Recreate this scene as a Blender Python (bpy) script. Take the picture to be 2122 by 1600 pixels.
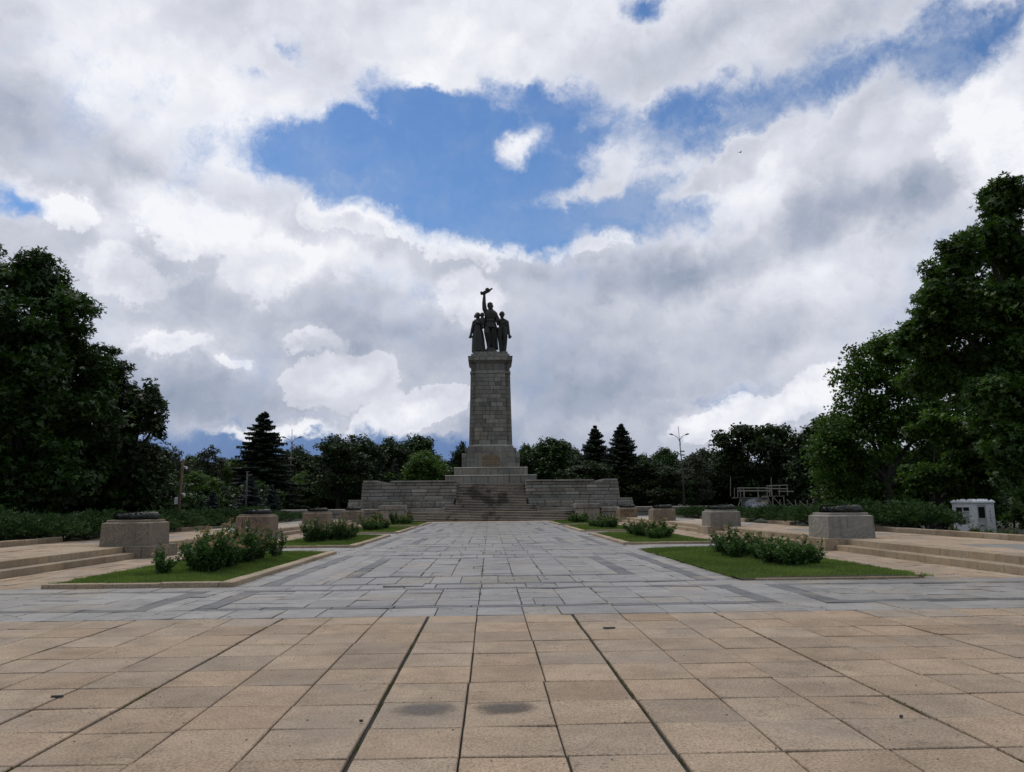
import bpy, math, random
import numpy as np
from mathutils import Vector, Matrix
R = math.radians
random.seed(7)
rng = np.random.default_rng(7)
scene = bpy.context.scene
for o in list(bpy.data.objects): bpy.data.objects.remove(o)
col = scene.collection

# ------------------------------------------------------------------ camera
F = 1597.0; CX, CY = 1061.0, 800.0; EYE = 1.7
HZ, VPX, ROLL = 1045.0, 1015.0, 0.0095
def cam_axes():
    d = Vector(((VPX-CX)/F, -(HZ-CY)/F, 1.0)).normalized()
    p = d/d.z + Vector((math.cos(ROLL), math.sin(ROLL), 0))
    up = p.cross(d).normalized()
    if up.y < 0: up = -up
    right = d.cross(up)
    if right.x < 0: right = -right
    return right, d, up          # world X, Y, Z in camera coords (x right, y up, z forward)
RX, RY, RZ = cam_axes()
def ray(px, py):
    v = Vector(((px-CX)/F, -(py-CY)/F, 1.0))
    return Vector((RX.dot(v), RY.dot(v), RZ.dot(v)))
def at(px, py, Y):
    r = ray(px, py); t = Y/r.y
    return Vector((r.x*t, Y, r.z*t+EYE))
cam_d = bpy.data.cameras.new('camera'); cam = bpy.data.objects.new('camera', cam_d); col.objects.link(cam)
cam_d.sensor_width = 36.0; cam_d.lens = 36.0*F/2122.0; cam_d.clip_end = 3000; cam_d.clip_start = 0.05
cx = Vector((RX.x, RY.x, RZ.x)); cy = Vector((RX.y, RY.y, RZ.y)); cz = -Vector((RX.z, RY.z, RZ.z))
M = Matrix((cx, cy, cz)).transposed().to_4x4(); M.translation = (0, 0, EYE)
cam.matrix_world = M
scene.camera = cam

# ------------------------------------------------------------------ sun and sky
SUN_AZ, SUN_EL = R(-38), R(56)      # to the left of the view axis, behind cloud beyond the monument
sd = bpy.data.lights.new('sun', 'SUN'); sun = bpy.data.objects.new('sun', sd); col.objects.link(sun)
sd.energy = 1.15; sd.angle = R(11); sd.color = (1.0, 0.95, 0.88)
sdir = Vector((math.sin(SUN_AZ)*math.cos(SUN_EL), math.cos(SUN_AZ)*math.cos(SUN_EL), math.sin(SUN_EL)))
sun.rotation_euler = sdir.to_track_quat('Z', 'Y').to_euler()
scene.view_settings.view_transform = 'Standard'; scene.view_settings.look = 'None'
scene.view_settings.exposure = 0.0; scene.view_settings.gamma = 1.0
scene.render.resolution_x, scene.render.resolution_y = 1024, 772

world = bpy.data.worlds.new("World"); scene.world = world; world.use_nodes = True
wn = world.node_tree; wn.nodes.clear()
class G:                                    # tiny node-graph helper
    def __init__(s, nt): s.nt = nt
    def n(s, t, **k):
        o = s.nt.nodes.new(t)
        for a, b in k.items(): setattr(o, a, b)
        return o
    def link(s, a, b): s.nt.links.new(a, b)
    def put(s, sock, v):
        if hasattr(v, 'is_output'): s.nt.links.new(v, sock)
        else: sock.default_value = v
    def math(s, op, a, b=0.0, c=0.0, clamp=False):
        o = s.n('ShaderNodeMath', operation=op, use_clamp=clamp)
        s.put(o.inputs[0], a); s.put(o.inputs[1], b); s.put(o.inputs[2], c); return o.outputs[0]
    def vmath(s, op, a, b=(0, 0, 0), c=None):
        o = s.n('ShaderNodeVectorMath', operation=op)
        s.put(o.inputs[0], a); s.put(o.inputs[1], b)
        if c is not None: s.put(o.inputs[2] if op != 'SCALE' else o.inputs[3], c)
        return o.outputs[0]
    def noise(s, vec, scale, detail=4, rough=0.55, out='Fac', **k):
        o = s.n('ShaderNodeTexNoise'); s.put(o.inputs['Vector'], vec)
        o.inputs['Scale'].default_value = scale; o.inputs['Detail'].default_value = detail
        o.inputs['Roughness'].default_value = rough
        for a, b in k.items(): o.inputs[a].default_value = b
        return o.outputs[out]
    def ramp(s, fac, pts, interp='LINEAR'):
        o = s.n('ShaderNodeValToRGB'); s.put(o.inputs[0], fac); e = o.color_ramp.elements
        o.color_ramp.interpolation = interp
        while len(e) < len(pts): e.new(0.5)
        for i, (p, c) in enumerate(pts):
            e[i].position = p; e[i].color = (c, c, c, 1) if isinstance(c, (int, float)) else (*c, 1)
        return o.outputs[0]
    def maprange(s, v, a, b, c=0.0, d=1.0, smooth=True):
        o = s.n('ShaderNodeMapRange'); o.interpolation_type = 'SMOOTHSTEP' if smooth else 'LINEAR'
        s.put(o.inputs[0], v)
        for i, q in enumerate((a, b, c, d)): o.inputs[i+1].default_value = q
        return o.outputs[0]
    def mix(s, f, a, b, mode='MIX'):
        o = s.n('ShaderNodeMix', data_type='RGBA', blend_type=mode)
        s.put(o.inputs[0], f)
        s.put(o.inputs[6], a if hasattr(a, 'is_output') else (*a, 1)); s.put(o.inputs[7], b if hasattr(b, 'is_output') else (*b, 1))
        return o.outputs[2]

g = G(wn)
tc = g.n('ShaderNodeTexCoord'); D = tc.outputs['Generated']
sep = g.n('ShaderNodeSeparateXYZ'); g.link(D, sep.inputs[0])
az = g.math('ARCTAN2', sep.outputs[0], sep.outputs[1]); el = g.math('ARCSINE', sep.outputs[2])
cmb = g.n('ShaderNodeCombineXYZ'); g.link(az, cmb.inputs[0]); g.link(el, cmb.inputs[1])
w1 = g.vmath('SUBTRACT', g.noise(D, 5.0, 2, 0.5, 'Color'), (0.5, 0.5, 0.5))
w2 = g.vmath('SUBTRACT', g.noise(D, 20.0, 4, 0.68, 'Color'), (0.5, 0.5, 0.5))
P = g.vmath('ADD', cmb.outputs[0], g.vmath('ADD', g.vmath('SCALE', w1, c=0.06), g.vmath('SCALE', w2, c=0.06)))
def azel(px, py):
    r = ray(px, py).normalized(); return math.atan2(r.x, r.y), math.asin(r.z)
def blobs(lst, start=0.0):
    acc = start
    for (px, py, rx, ry, rot, wt) in lst:
        a, e = azel(px, py); a2, e2 = azel(px+10, py); a3, e3 = azel(px, py-10)
        mp = g.n('ShaderNodeMapping', vector_type='TEXTURE'); g.put(mp.inputs[0], P)
        mp.inputs['Location'].default_value = (a, e, 0); mp.inputs['Rotation'].default_value = (0, 0, R(rot))
        mp.inputs['Scale'].default_value = (rx*(a2-a)/10*1.5, ry*(e3-e)/10*1.5, 1)
        gr = g.n('ShaderNodeTexGradient', gradient_type='SPHERICAL'); g.link(mp.outputs[0], gr.inputs[0])
        acc = g.math('MULTIPLY_ADD', gr.outputs['Fac'], wt, acc)
    return acc
HOLES = [ # px, py, rx, ry, rotation (ccw), depth : openings of blue sky
 (640,350,120,70,-12,1.6),(760,330,190,95,0,2.2),(930,330,220,110,0,2.4),(1000,440,180,80,-10,2.2),(860,215,110,50,-20,1.5),(1010,245,130,60,0,1.6),
 (1110,400,190,90,0,1.9),(1260,455,200,66,4,1.9),(1200,300,170,90,0,1.8),(1400,290,140,80,15,1.7),(1170,215,70,40,0,.9),(1430,225,150,50,10,1.2),
 (1560,215,180,55,14,1.5),(1700,190,150,50,16,1.3),(1860,130,150,50,22,1.3),(2010,85,140,60,20,2.0),(1940,20,60,35,20,1.0),
 (1320,5,55,40,0,1.9),(25,405,70,28,-15,1.7),(598,85,50,24,-30,1.0),(545,150,45,20,0,.8),(400,965,330,90,2,2.0),(640,960,280,80,0,1.9),
 (900,960,200,70,0,1.6),(235,490,70,30,40,.6),(1500,812,150,16,0,.7),(1390,430,90,50,0,.9),(1690,290,80,22,35,.8),(1120,975,180,60,0,1.2),(1580,330,60,20,30,.7),(1950,190,60,24,20,.5)]
FILL = [(1075,345,40,50,0,1.0),(1200,350,60,30,10,.7),(1050,230,60,20,-10,.8),(760,240,60,22,-25,.8),(1390,330,70,30,30,.8),(1230,410,80,24,10,.8),(700,300,40,14,0,.6),(1500,200,60,26,10,.8),(1630,160,50,26,0,.7),(905,175,60,34,0,1.5),(1110,310,54,50,20,1.9),(1305,320,84,56,38,1.6),(1290,380,56,46,0,.8),(1175,420,90,26,12,1.0),(1235,500,70,28,0,1.0),
 (1570,300,150,36,32,1.0),(1740,250,160,40,25,.8),(1340,190,60,34,40,.8),(555,880,90,16,0,2.0),(860,872,160,36,12,1.6),(690,800,110,60,0,1.0),(1450,380,110,24,30,.9),(1480,250,60,14,20,.5)]
hole = g.math('MINIMUM', blobs(HOLES), 1.9); fill = blobs(FILL)
Dw = g.vmath('ADD', D, g.vmath('SCALE', w2, c=0.05))
n_f = g.noise(Dw, 8.0, 7, 0.70)
def puff(vec):
    v = g.n('ShaderNodeTexVoronoi', feature='F1'); g.link(vec, v.inputs['Vector']); v.inputs['Scale'].default_value = 6.0
    v.inputs['Detail'].default_value = 2.6; v.inputs['Roughness'].default_value = 0.55; v.inputs['Lacunarity'].default_value = 2.1; v.normalize = True
    return v.outputs['Distance']
Dp = g.vmath('ADD', D, g.vmath('SCALE', w2, c=0.03))
pf = puff(Dp); pf2 = puff(g.vmath('ADD', Dp, (-0.010, 0.0, 0.014)))
relief = g.math('SUBTRACT', pf2, pf)
cov = g.math('SUBTRACT', fill, hole)
cov = g.math('MULTIPLY_ADD', g.math('SUBTRACT', n_f, 0.5), 3.4, g.math('ADD', cov, 0.85))
cov = g.math('MULTIPLY_ADD', g.math('SUBTRACT', 0.40, pf), 0.9, cov)
rear = g.maprange(sep.outputs[1], 0.1, -0.5, 0.0, 1.0)  # unseen sky behind the camera: cloud added and darkened to dim the monument front
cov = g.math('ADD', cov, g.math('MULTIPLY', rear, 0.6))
C = g.maprange(cov, -0.65, 1.0)
LIGHT = [(380,455,130,45,-15,.5),(130,420,130,30,-15,.35),(820,460,110,30,-14,.45),(975,517,90,18,-10,.35),(230,140,260,150,-20,.25),(480,180,220,110,-20,.22),
 (520,360,180,60,-10,.25),(650,255,170,60,10,.22),(1480,852,90,34,18,.6),(1600,868,130,30,20,.45),(1720,820,60,40,40,.35),(2080,260,80,150,20,.4),(690,790,110,42,0,.42),
 (860,868,170,36,12,.5),(560,882,90,14,0,.5),(950,640,150,50,0,.2),(640,700,60,18,-10,.25),(480,735,60,18,-10,.3),(300,690,120,28,0,.18),(1110,310,60,50,20,.35),
 (1300,330,90,72,35,.15),(1560,400,200,60,32,.3),(1700,580,260,90,0,.25),(905,170,60,34,0,.3),(1640,740,250,50,0,.12),(1260,880,60,25,0,.25),(1000,100,260,100,0,.2),(590,500,260,30,-14,.3),(1850,290,160,50,30,.2),(120,330,90,30,0,.1),(600,600,90,40,0,.15),(700,560,140,40,0,.15)]
DARK = [(40,220,150,90,-30,.35),(230,300,150,40,-30,.22),(330,560,80,50,0,.18),(330,830,330,80,0,.30),(480,780,240,60,0,.18),(1420,560,170,45,4,.5),(1690,455,90,50,20,.4),
 (1680,520,60,40,0,.25),(1880,400,110,45,20,.4),(1200,785,180,55,0,.35),(1120,585,120,45,0,.25),(800,720,260,50,0,.18),(1150,680,160,50,0,.15),(1560,700,120,60,0,.16),
 (1500,50,330,60,12,.22),(1750,60,200,50,15,.25),(1150,90,120,60,0,.12),(620,650,200,40,0,.12),(20,50,110,60,0,.22),(1000,880,60,50,0,.2),(1150,890,200,60,0,.22),(420,620,120,50,0,.15),(760,610,160,30,0,.1)]
lum = g.math('SUBTRACT', g.math('MULTIPLY', blobs(LIGHT), 1.0), g.math('MULTIPLY', blobs(DARK), .95))
elg = g.maprange(el, 0.0, 0.62, 0.36, 0.68, smooth=False)
lum = g.math('ADD', lum, elg)
lum = g.math('MULTIPLY_ADD', g.math('SUBTRACT', g.noise(Dw, 3.0, 6, 0.58), 0.5), 0.42, lum)
lum = g.math('MULTIPLY_ADD', relief, 1.1, lum)
lum = g.math('MULTIPLY_ADD', g.math('SUBTRACT', 0.40, pf), 0.22, lum)
edge = g.maprange(cov, 0.5, 1.4, 0.14, 0.0)
lum = g.math('ADD', lum, edge)
PUFFS = [(690,800,100,50,0,1.6),(630,790,50,36,0,1.0),(760,790,60,34,0,1.0),(790,885,90,30,15,1.5),(870,850,110,34,20,1.5),(930,830,50,26,0,.8),(1480,860,90,34,20,1.6),(1590,865,90,34,10,1.4),(1700,830,70,50,45,1.4),
 (380,470,110,44,-10,1.3),(560,885,80,14,0,1.6),(490,738,50,16,-8,1.3),(650,712,80,20,0,1.0),(350,700,110,26,10,.9),(830,465,80,30,-20,1.3),(960,525,100,22,-10,1.1),(700,470,120,30,-14,.9),(130,430,70,30,-10,1.1),
 (250,570,120,60,0,.9),(560,560,130,60,0,.8),(960,630,120,60,0,.9),(1230,500,80,30,0,.9),(1150,520,90,40,0,.8),(2050,300,110,120,30,.9),(860,200,60,34,0,1.0)]
pm = blobs(PUFFS); pm = g.math('MULTIPLY_ADD', g.math('SUBTRACT', n_f, 0.5), 1.5, pm); pm = g.math('MULTIPLY_ADD', g.math('SUBTRACT', 0.40, pf), 0.8, pm)
pmk = g.maprange(pm, 0.42, 0.62)
lum = g.math('MULTIPLY_ADD', pmk, 0.20, lum)
lum = g.math('MULTIPLY_ADD', g.maprange(pm, 0.60, 1.3), -0.10, lum)
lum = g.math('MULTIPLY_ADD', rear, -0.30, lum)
ccol = g.ramp(lum, [(0.0, (.205,.265,.37)), (0.2, (.315,.37,.475)), (0.4, (.44,.48,.58)), (0.6, (.585,.61,.695)), (0.8, (.75,.77,.845)), (1.0, (.92,.93,.97))])
sky = g.n('ShaderNodeTexSky', sky_type='NISHITA', sun_disc=False, sun_elevation=SUN_EL, sun_rotation=SUN_AZ, altitude=550)
sky.air_density = 1.3; sky.dust_density = 0.4; sky.ozone_density = 2.2
blue = g.mix(1.0, sky.outputs[0], (0.056, 0.074, 0.096), 'MULTIPLY')
lowb = g.maprange(el, 0.02, 0.30, 1.0, 0.0)
blue = g.mix(g.math('MULTIPLY', lowb, 0.95), blue, (0.105, 0.175, 0.40))
wisp = g.maprange(g.noise(Dw, 4.0, 5, .7), .45, .75, 0.0, 0.35)
rgt = g.maprange(az, 0.02, 0.30, 0.0, 0.55); wz = g.maprange(g.noise(g.vmath('MULTIPLY', Dw, (1, 1, 1.6)), 7.0, 7, .68), .40, .66)
blue = g.mix(g.math('MULTIPLY', rgt, wz), blue, (.50, .56, .68))
blue = g.mix(wisp, blue, (.42, .50, .65))
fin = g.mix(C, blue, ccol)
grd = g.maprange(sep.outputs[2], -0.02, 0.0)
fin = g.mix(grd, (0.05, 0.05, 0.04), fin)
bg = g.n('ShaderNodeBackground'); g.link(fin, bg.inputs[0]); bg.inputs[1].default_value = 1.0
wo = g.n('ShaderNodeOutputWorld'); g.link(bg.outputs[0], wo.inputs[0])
world.cycles.sampling_method = 'MANUAL'; world.cycles.sample_map_resolution = 512

# ------------------------------------------------------------------ helpers
def tag(o, label=None, cat=None, group=None, kind=None):
    if label: o['label'] = label
    if cat: o['category'] = cat
    if group: o['group'] = group
    if kind: o['kind'] = kind
    return o
def empty(name, loc=(0, 0, 0), rz=0.0):
    o = bpy.data.objects.new(name, None); o.empty_display_size = 0.3; col.objects.link(o)
    o.location = loc; o.rotation_euler = (0, 0, rz); return o
def link_mesh(name, me, mat, parent=None):
    o = bpy.data.objects.new(name, me); col.objects.link(o)
    if mat: me.materials.append(mat)
    if parent: o.parent = parent
    return o
class MB:
    def __init__(s): s.v = []; s.f = []; s.t = []
    def add(s, vs, fs, t=(1, 1, 1)):
        b = len(s.v); s.v += [tuple(p) for p in vs]
        for f in fs: s.f.append(tuple(i+b for i in f)); s.t.append(t)
    def box(s, x0, x1, y0, y1, z0, z1, t=(1, 1, 1), c=0.0):
        if c <= 0:
            s.add([(x, y, z) for z in (z0, z1) for y in (y0, y1) for x in (x0, x1)],
                  [(0,2,3,1),(4,5,7,6),(0,1,5,4),(2,6,7,3),(0,4,6,2),(1,3,7,5)], t); return
        v = [(x0,y0,z0),(x1,y0,z0),(x1,y1,z0),(x0,y1,z0),(x0,y0,z1-c),(x1,y0,z1-c),(x1,y1,z1-c),(x0,y1,z1-c),
             (x0+c,y0+c,z1),(x1-c,y0+c,z1),(x1-c,y1-c,z1),(x0+c,y1-c,z1)]
        s.add(v, [(3,2,1,0),(0,1,5,4),(1,2,6,5),(2,3,7,6),(3,0,4,7),(4,5,9,8),(5,6,10,9),(6,7,11,10),(7,4,8,11),(8,9,10,11)], t)
    def frustum(s, b, tp, z0, z1, t=(1, 1, 1)):       # b, tp = (x0,x1,y0,y1)
        v = [(b[0],b[2],z0),(b[1],b[2],z0),(b[1],b[3],z0),(b[0],b[3],z0),(tp[0],tp[2],z1),(tp[1],tp[2],z1),(tp[1],tp[3],z1),(tp[0],tp[3],z1)]
        s.add(v, [(3,2,1,0),(4,5,6,7),(0,1,5,4),(1,2,6,5),(2,3,7,6),(3,0,4,7)], t)
    def tube(s, pts, rads, n=8, t=(1, 1, 1), cap=True):
        pts = [Vector(p) for p in pts]; rings = []
        for i, p in enumerate(pts):
            d = (pts[min(i+1, len(pts)-1)]-pts[max(i-1, 0)]).normalized()
            a = d.cross(Vector((0, 0, 1)) if abs(d.z) < .9 else Vector((1, 0, 0))).normalized(); b = d.cross(a)
            rings.append([p+(a*math.cos(2*math.pi*k/n)+b*math.sin(2*math.pi*k/n))*rads[i] for k in range(n)])
        vs = [q for r_ in rings for q in r_]; fs = []
        for i in range(len(pts)-1):
            for k in range(n):
                fs.append((i*n+k, i*n+(k+1) % n, (i+1)*n+(k+1) % n, (i+1)*n+k))
        if cap: fs.append(tuple(reversed(range(n)))); fs.append(tuple(range((len(pts)-1)*n, len(pts)*n)))
        s.add(vs, fs, t)
    def bar(s, a, b, r, n=6, t=(1, 1, 1)): s.tube([a, b], [r, r], n, t)
    def quadface(s, p00, p10, p11, p01, d=0.04, g_=0.012, c=0.012, t=(1, 1, 1), rough=0.0):
        # a dressed stone face over the quad (counter-clockwise seen from outside); d = how far it stands off the core
        p00, p10, p11, p01 = map(Vector, (p00, p10, p11, p01))
        u = (p10-p00); w = (p01-p00); lu, lw = u.length, w.length
        if lu < .03 or lw < .03: return
        n = u.cross(w).normalized(); uu, ww = u/lu, w/lw
        def P4(a, b, off):  # a,b metric insets
            fa, fb = a/lu, b/lw
            def bil(x, y): return p00*(1-x)*(1-y)+p10*x*(1-y)+p11*x*y+p01*(1-x)*y
            return [bil(fa, fb)+n*off, bil(1-fa, fb)+n*off, bil(1-fa, 1-fb)+n*off, bil(fa, 1-fb)+n*off]
        A = P4(g_, g_, -d); B = P4(g_, g_, -c); C_ = P4(g_+c, g_+c, 0)
        if rough <= 0:
            s.add(A+B+C_, [(0,1,5,4),(1,2,6,5),(2,3,7,6),(3,0,4,7),(4,5,9,8),(5,6,10,9),(6,7,11,10),(7,4,8,11),(8,9,10,11)], t)
        else:
            s.add(A+B, [(0,1,5,4),(1,2,6,5),(2,3,7,6),(3,0,4,7)], t)
            nx, ny = max(3, int(lu/.12)), max(3, int(lw/.12)); vs = []; fs = []
            for j in range(ny+1):
                for i in range(nx+1):
                    x, y = i/nx, j/ny
                    q = B[0]*(1-x)*(1-y)+B[1]*x*(1-y)+B[2]*x*y+B[3]*(1-x)*y
                    e = min(x, 1-x, 1)*lu; h = min(y, 1-y)*lw; edge = min(1, min(e, h)/.12)
                    vs.append(q+n*edge*(rough*(0.3+0.9*random.random())))
            for j in range(ny):
                for i in range(nx):
                    a = j*(nx+1)+i; fs.append((a, a+1, a+nx+2, a+nx+1))
            s.add(vs, fs, t)
    def build(s, name, mat, parent=None, smooth=False):
        me = bpy.data.meshes.new(name); me.from_pydata(s.v, [], s.f); me.update()
        at_ = me.attributes.new('tint', 'FLOAT_VECTOR', 'FACE')
        at_.data.foreach_set('vector', np.array(s.t, dtype=np.float32).ravel())
        if smooth: me.polygons.foreach_set('use_smooth', [True]*len(me.polygons))
        return link_mesh(name, me, mat, parent)
def tone(lo=0.85, hi=1.12, hue=0.04):
    k = random.uniform(lo, hi); h = random.uniform(-hue, hue)
    return (k*(1+h), k, k*(1-h))
def ashlar(mb, x0, x1, y0, y1, z0, z1, ch, lr, tx=0.0, ty=0.0, sides='FLRB', d=0.04, g_=0.014, rough=0.0, tn=None, stretch=None):
    """courses of stone blocks on the faces of a (tapering) box, with a core behind them"""
    n = max(1, round((z1-z0)/ch)); hs = [(z1-z0)/n]*n
    tn = tn or (lambda: tone())
    X0 = lambda z: x0+tx*(z-z0); X1 = lambda z: x1-tx*(z-z0); Y0 = lambda z: y0+ty*(z-z0); Y1 = lambda z: y1-ty*(z-z0)
    mb.frustum((x0+d, x1-d, y0+d, y1-d), (X0(z1)+d, X1(z1)-d, Y0(z1)+d, Y1(z1)-d), z0, z1-0.004, (.45, .45, .45))
    z = z0
    for k in range(n):
        za, zb = z, z+hs[k]; z = zb
        fc = {'F': ((X0, Y0), (X1, Y0)), 'R': ((X1, Y0), (X1, Y1)), 'B': ((X1, Y1), (X0, Y1)), 'L': ((X0, Y1), (X0, Y0))}
        for s_ in sides:
            (ax, ay), (bx, by) = fc[s_]
            A0 = Vector((ax(za), ay(za), za)); B0 = Vector((bx(za), by(za), za)); A1 = Vector((ax(zb), ay(zb), zb)); B1 = Vector((bx(zb), by(zb), zb))
            L = (B0-A0).length; cuts = [0.0]; p = random.uniform(lr[0]*.5, lr[1])
            while p < L-lr[0]*.45: cuts.append(p/L); p += random.uniform(*lr)
            cuts.append(1.0)
            for a, b in zip(cuts[:-1], cuts[1:]):
                mb.quadface(A0.lerp(B0, a), A0.lerp(B0, b), A1.lerp(B1, b), A1.lerp(B1, a), d, g_, g_, tn(), rough)
def children(o): return [c for c in bpy.data.objects if c.parent == o]
def copy_tree(o, parent=None):
    c = o.copy(); col.objects.link(c); c.parent = parent
    for ch in children(o): copy_tree(ch, c)
    return c

# ------------------------------------------------------------------ materials
def mat_base(name):
    m = bpy.data.materials.new(name); m.use_nodes = True; nt = m.node_tree; nt.nodes.clear(); q = G(nt)
    out = q.n('ShaderNodeOutputMaterial'); b = q.n('ShaderNodeBsdfPrincipled'); q.link(b.outputs[0], out.inputs[0])
    return m, q, b, out
def tint_of(q):
    a = q.n('ShaderNodeAttribute', attribute_name='tint'); return a.outputs['Vector']
def wpos(q): return q.n('ShaderNodeNewGeometry').outputs['Position']
def stone(name, base, grime=(.5, .48, .43), grime_amt=0.5, speck=0.25, sscale=60, bump=0.25, bscale=25, rough=0.85, streak=0.0, cracks=0.0, stain_scale=0.45, stain=None, moss=0.0, chips=False):
    m, q, b, out = mat_base(name); p = wpos(q); t = tint_of(q)
    c = q.mix(1.0, base, t, 'MULTIPLY')
    sp = q.noise(p, sscale, 3, 0.7); c = q.mix(1.0, c, q.ramp(sp, [(0.30, 1-speck*1.6), (0.5, 1.0), (0.72, 1+speck)]), 'MULTIPLY')
    gn = q.noise(p, stain_scale, 7, 0.65, Distortion=0.3)
    c = q.mix(q.math('MULTIPLY', q.maprange(gn, 0.42, 0.72), grime_amt), c, q.mix(1.0, c, grime, 'MULTIPLY'))
    g2 = q.noise(p, 3.3, 6, 0.7); c = q.mix(1.0, c, q.ramp(g2, [(0.25, .82), (0.5, 1.0), (0.75, 1.12)]), 'MULTIPLY')
    if stain:
        s2 = q.noise(q.vmath('ADD', p, (13.1, 4.2, 7.7)), 0.8, 5, 0.6)
        c = q.mix(q.math('MULTIPLY', q.maprange(s2, 0.52, 0.68), 0.45), c, stain)
    if streak > 0:
        sc = q.vmath('MULTIPLY', p, (2.6, 2.6, 0.22)); st = q.noise(sc, 1.6, 6, 0.65)
        c = q.mix(q.math('MULTIPLY', q.maprange(st, 0.5, 0.74), streak), c, (.05, .052, .048))
    if moss > 0:
        mn = q.noise(q.vmath('MULTIPLY', p, (1, .35, 1)), 0.55, 6, 0.62)
        if moss > .9:
            dv = q.n('ShaderNodeVectorMath', operation='LENGTH'); q.link(q.vmath('MULTIPLY', q.vmath('SUBTRACT', p, (-1.0, 87.5, 2.3)), (.30, .22, .55)), dv.inputs[0])
            mn = q.math('ADD', mn, q.maprange(dv.outputs['Value'], 1.3, .2, 0, .13))
        mn = q.math('MULTIPLY_ADD', q.math('SUBTRACT', q.noise(q.vmath('MULTIPLY', p, (1, 2, 5)), 3.0, 5, .7), .5), .16, mn); c = q.mix(q.math('MULTIPLY', q.maprange(mn, 0.54, 0.66), moss*.72), c, (.028, .033, .022))
    h = q.math('ADD', q.noise(p, bscale, 5, 0.7), q.math('MULTIPLY', sp, 0.5))
    if cracks > 0:
        v = q.n('ShaderNodeTexVoronoi', feature='DISTANCE_TO_EDGE'); q.link(q.vmath('ADD', p, q.vmath('SCALE', q.noise(p, 2.2, 5, 0.6, 'Color'), c=0.55)), v.inputs['Vector']); v.inputs['Scale'].default_value = 1.15
        ck = q.maprange(v.outputs['Distance'], 0.0, 0.013, 1.0, 0.0)
        msk = q.maprange(q.noise(p, 0.5, 2, 0.5), 0.53, 0.57)
        ck = q.math('MULTIPLY', q.math('MULTIPLY', ck, msk), cracks)
        c = q.mix(ck, c, (.035, .033, .028)); h = q.math('SUBTRACT', h, ck)
    if chips:
        d1 = q.noise(p, 9.0, 6, 0.75); sp_ = q.maprange(d1, 0.66, 0.74); c = q.mix(q.math('MULTIPLY', sp_, 0.45), c, (.07, .06, .048)); h = q.math('MULTIPLY_ADD', sp_, -.8, h)
        d2 = q.noise(q.vmath('ADD', p, (3.3, 9.1, 0)), 1.5, 7, 0.7); c = q.mix(1.0, c, q.ramp(d2, [(.3, .80), (.5, 1.0), (.7, 1.14)]), 'MULTIPLY')
    q.link(c, b.inputs['Base Color']); b.inputs['Roughness'].default_value = rough; b.inputs['Specular IOR Level'].default_value = 0.3
    bp = q.n('ShaderNodeBump'); bp.inputs['Strength'].default_value = bump; bp.inputs['Distance'].default_value = 0.02
    q.link(h, bp.inputs['Height']); q.link(bp.outputs[0], b.inputs['Normal'])
    return m
def plain(name, colr, rough=0.6, metal=0.0, var=0.25, scale=6, bump=0.0):
    m, q, b, out = mat_base(name); p = wpos(q)
    n = q.noise(p, scale, 5, 0.65); c = q.mix(1.0, colr, q.ramp(n, [(0.25, 1-var), (0.75, 1+var)]), 'MULTIPLY')
    q.link(c, b.inputs['Base Color']); b.inputs['Roughness'].default_value = rough; b.inputs['Metallic'].default_value = metal
    if bump:
        bp = q.n('ShaderNodeBump'); bp.inputs['Strength'].default_value = bump; bp.inputs['Distance'].default_value = 0.03
        q.link(n, bp.inputs['Height']); q.link(bp.outputs[0], b.inputs['Normal'])
    return m
def leaf(name, dark, light, trans=0.3, rough=0.5, spec=0.25):
    m, q, b, out = mat_base(name); t = q.n('ShaderNodeAttribute', attribute_name='tint')
    c = q.mix(t.outputs['Fac'], dark, light)
    n = q.noise(wpos(q), 0.35, 3, 0.5); c = q.mix(1.0, c, q.ramp(n, [(0.3, .7), (0.7, 1.3)]), 'MULTIPLY')
    q.link(c, b.inputs['Base Color']); b.inputs['Roughness'].default_value = rough; b.inputs['Specular IOR Level'].default_value = spec
    tr = q.n('ShaderNodeBsdfTranslucent'); q.link(q.mix(1.0, c, (1.3, 1.5, .6), 'MULTIPLY'), tr.inputs[0])
    mx = q.n('ShaderNodeMixShader'); mx.inputs[0].default_value = trans
    q.link(b.outputs[0], mx.inputs[1]); q.link(tr.outputs[0], mx.inputs[2]); q.link(mx.outputs[0], out.inputs[0])
    return m
TAN = stone('tan_granite', (.385, .292, .203), (.72, .70, .68), 0.75, 0.34, 48, 0.45, 26, 0.85, stain=(.27, .225, .18), cracks=.35, chips=True)
TANW = stone('tan_step', (.36, .282, .19), (.6, .58, .55), 0.7, 0.35, 36, 0.5, 26, streak=0.25)
GREY = stone('grey_granite', (.300, .284, .258), (.60, .60, .60), 0.6, 0.2, 50, 0.35, 24, 0.5, chips=True, cracks=0.95, stain=(.34, .275, .19))
MON = stone('monument_granite', (.25, .235, .198), (.62, .6, .55), 0.6, 0.16, 30, 0.4, 12, streak=0.7, moss=0.0)
WING = stone('wing_granite', (.26, .242, .205), (.5, .48, .44), 0.7, 0.25, 22, 0.5, 9, streak=0.55, moss=0.25)
STAIR = stone('stair_stone', (.27, .235, .19), (.55, .52, .46), 0.6, 0.25, 22, 0.5, 12, streak=0.2, moss=0.95)
PEDB = stone('brown_pedestal', (.225, .188, .142), (.62, .6, .6), 0.7, 0.4, 30, 0.5, 22, streak=0.5, stain=(.15, .12, .1))
PEDG = stone('grey_pedestal', (.245, .235, .205), (.7, .68, .62), 0.7, 0.35, 34, 0.5, 22, streak=0.45, stain=(.26, .21, .15))
SOIL = plain('soil', (.045, .04, .028), 0.95, var=0.4, scale=3, bump=0.5)
GROUND = plain('ground_cover', (.035, .045, .02), 0.95, var=0.5, scale=1.5, bump=0.6)
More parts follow.
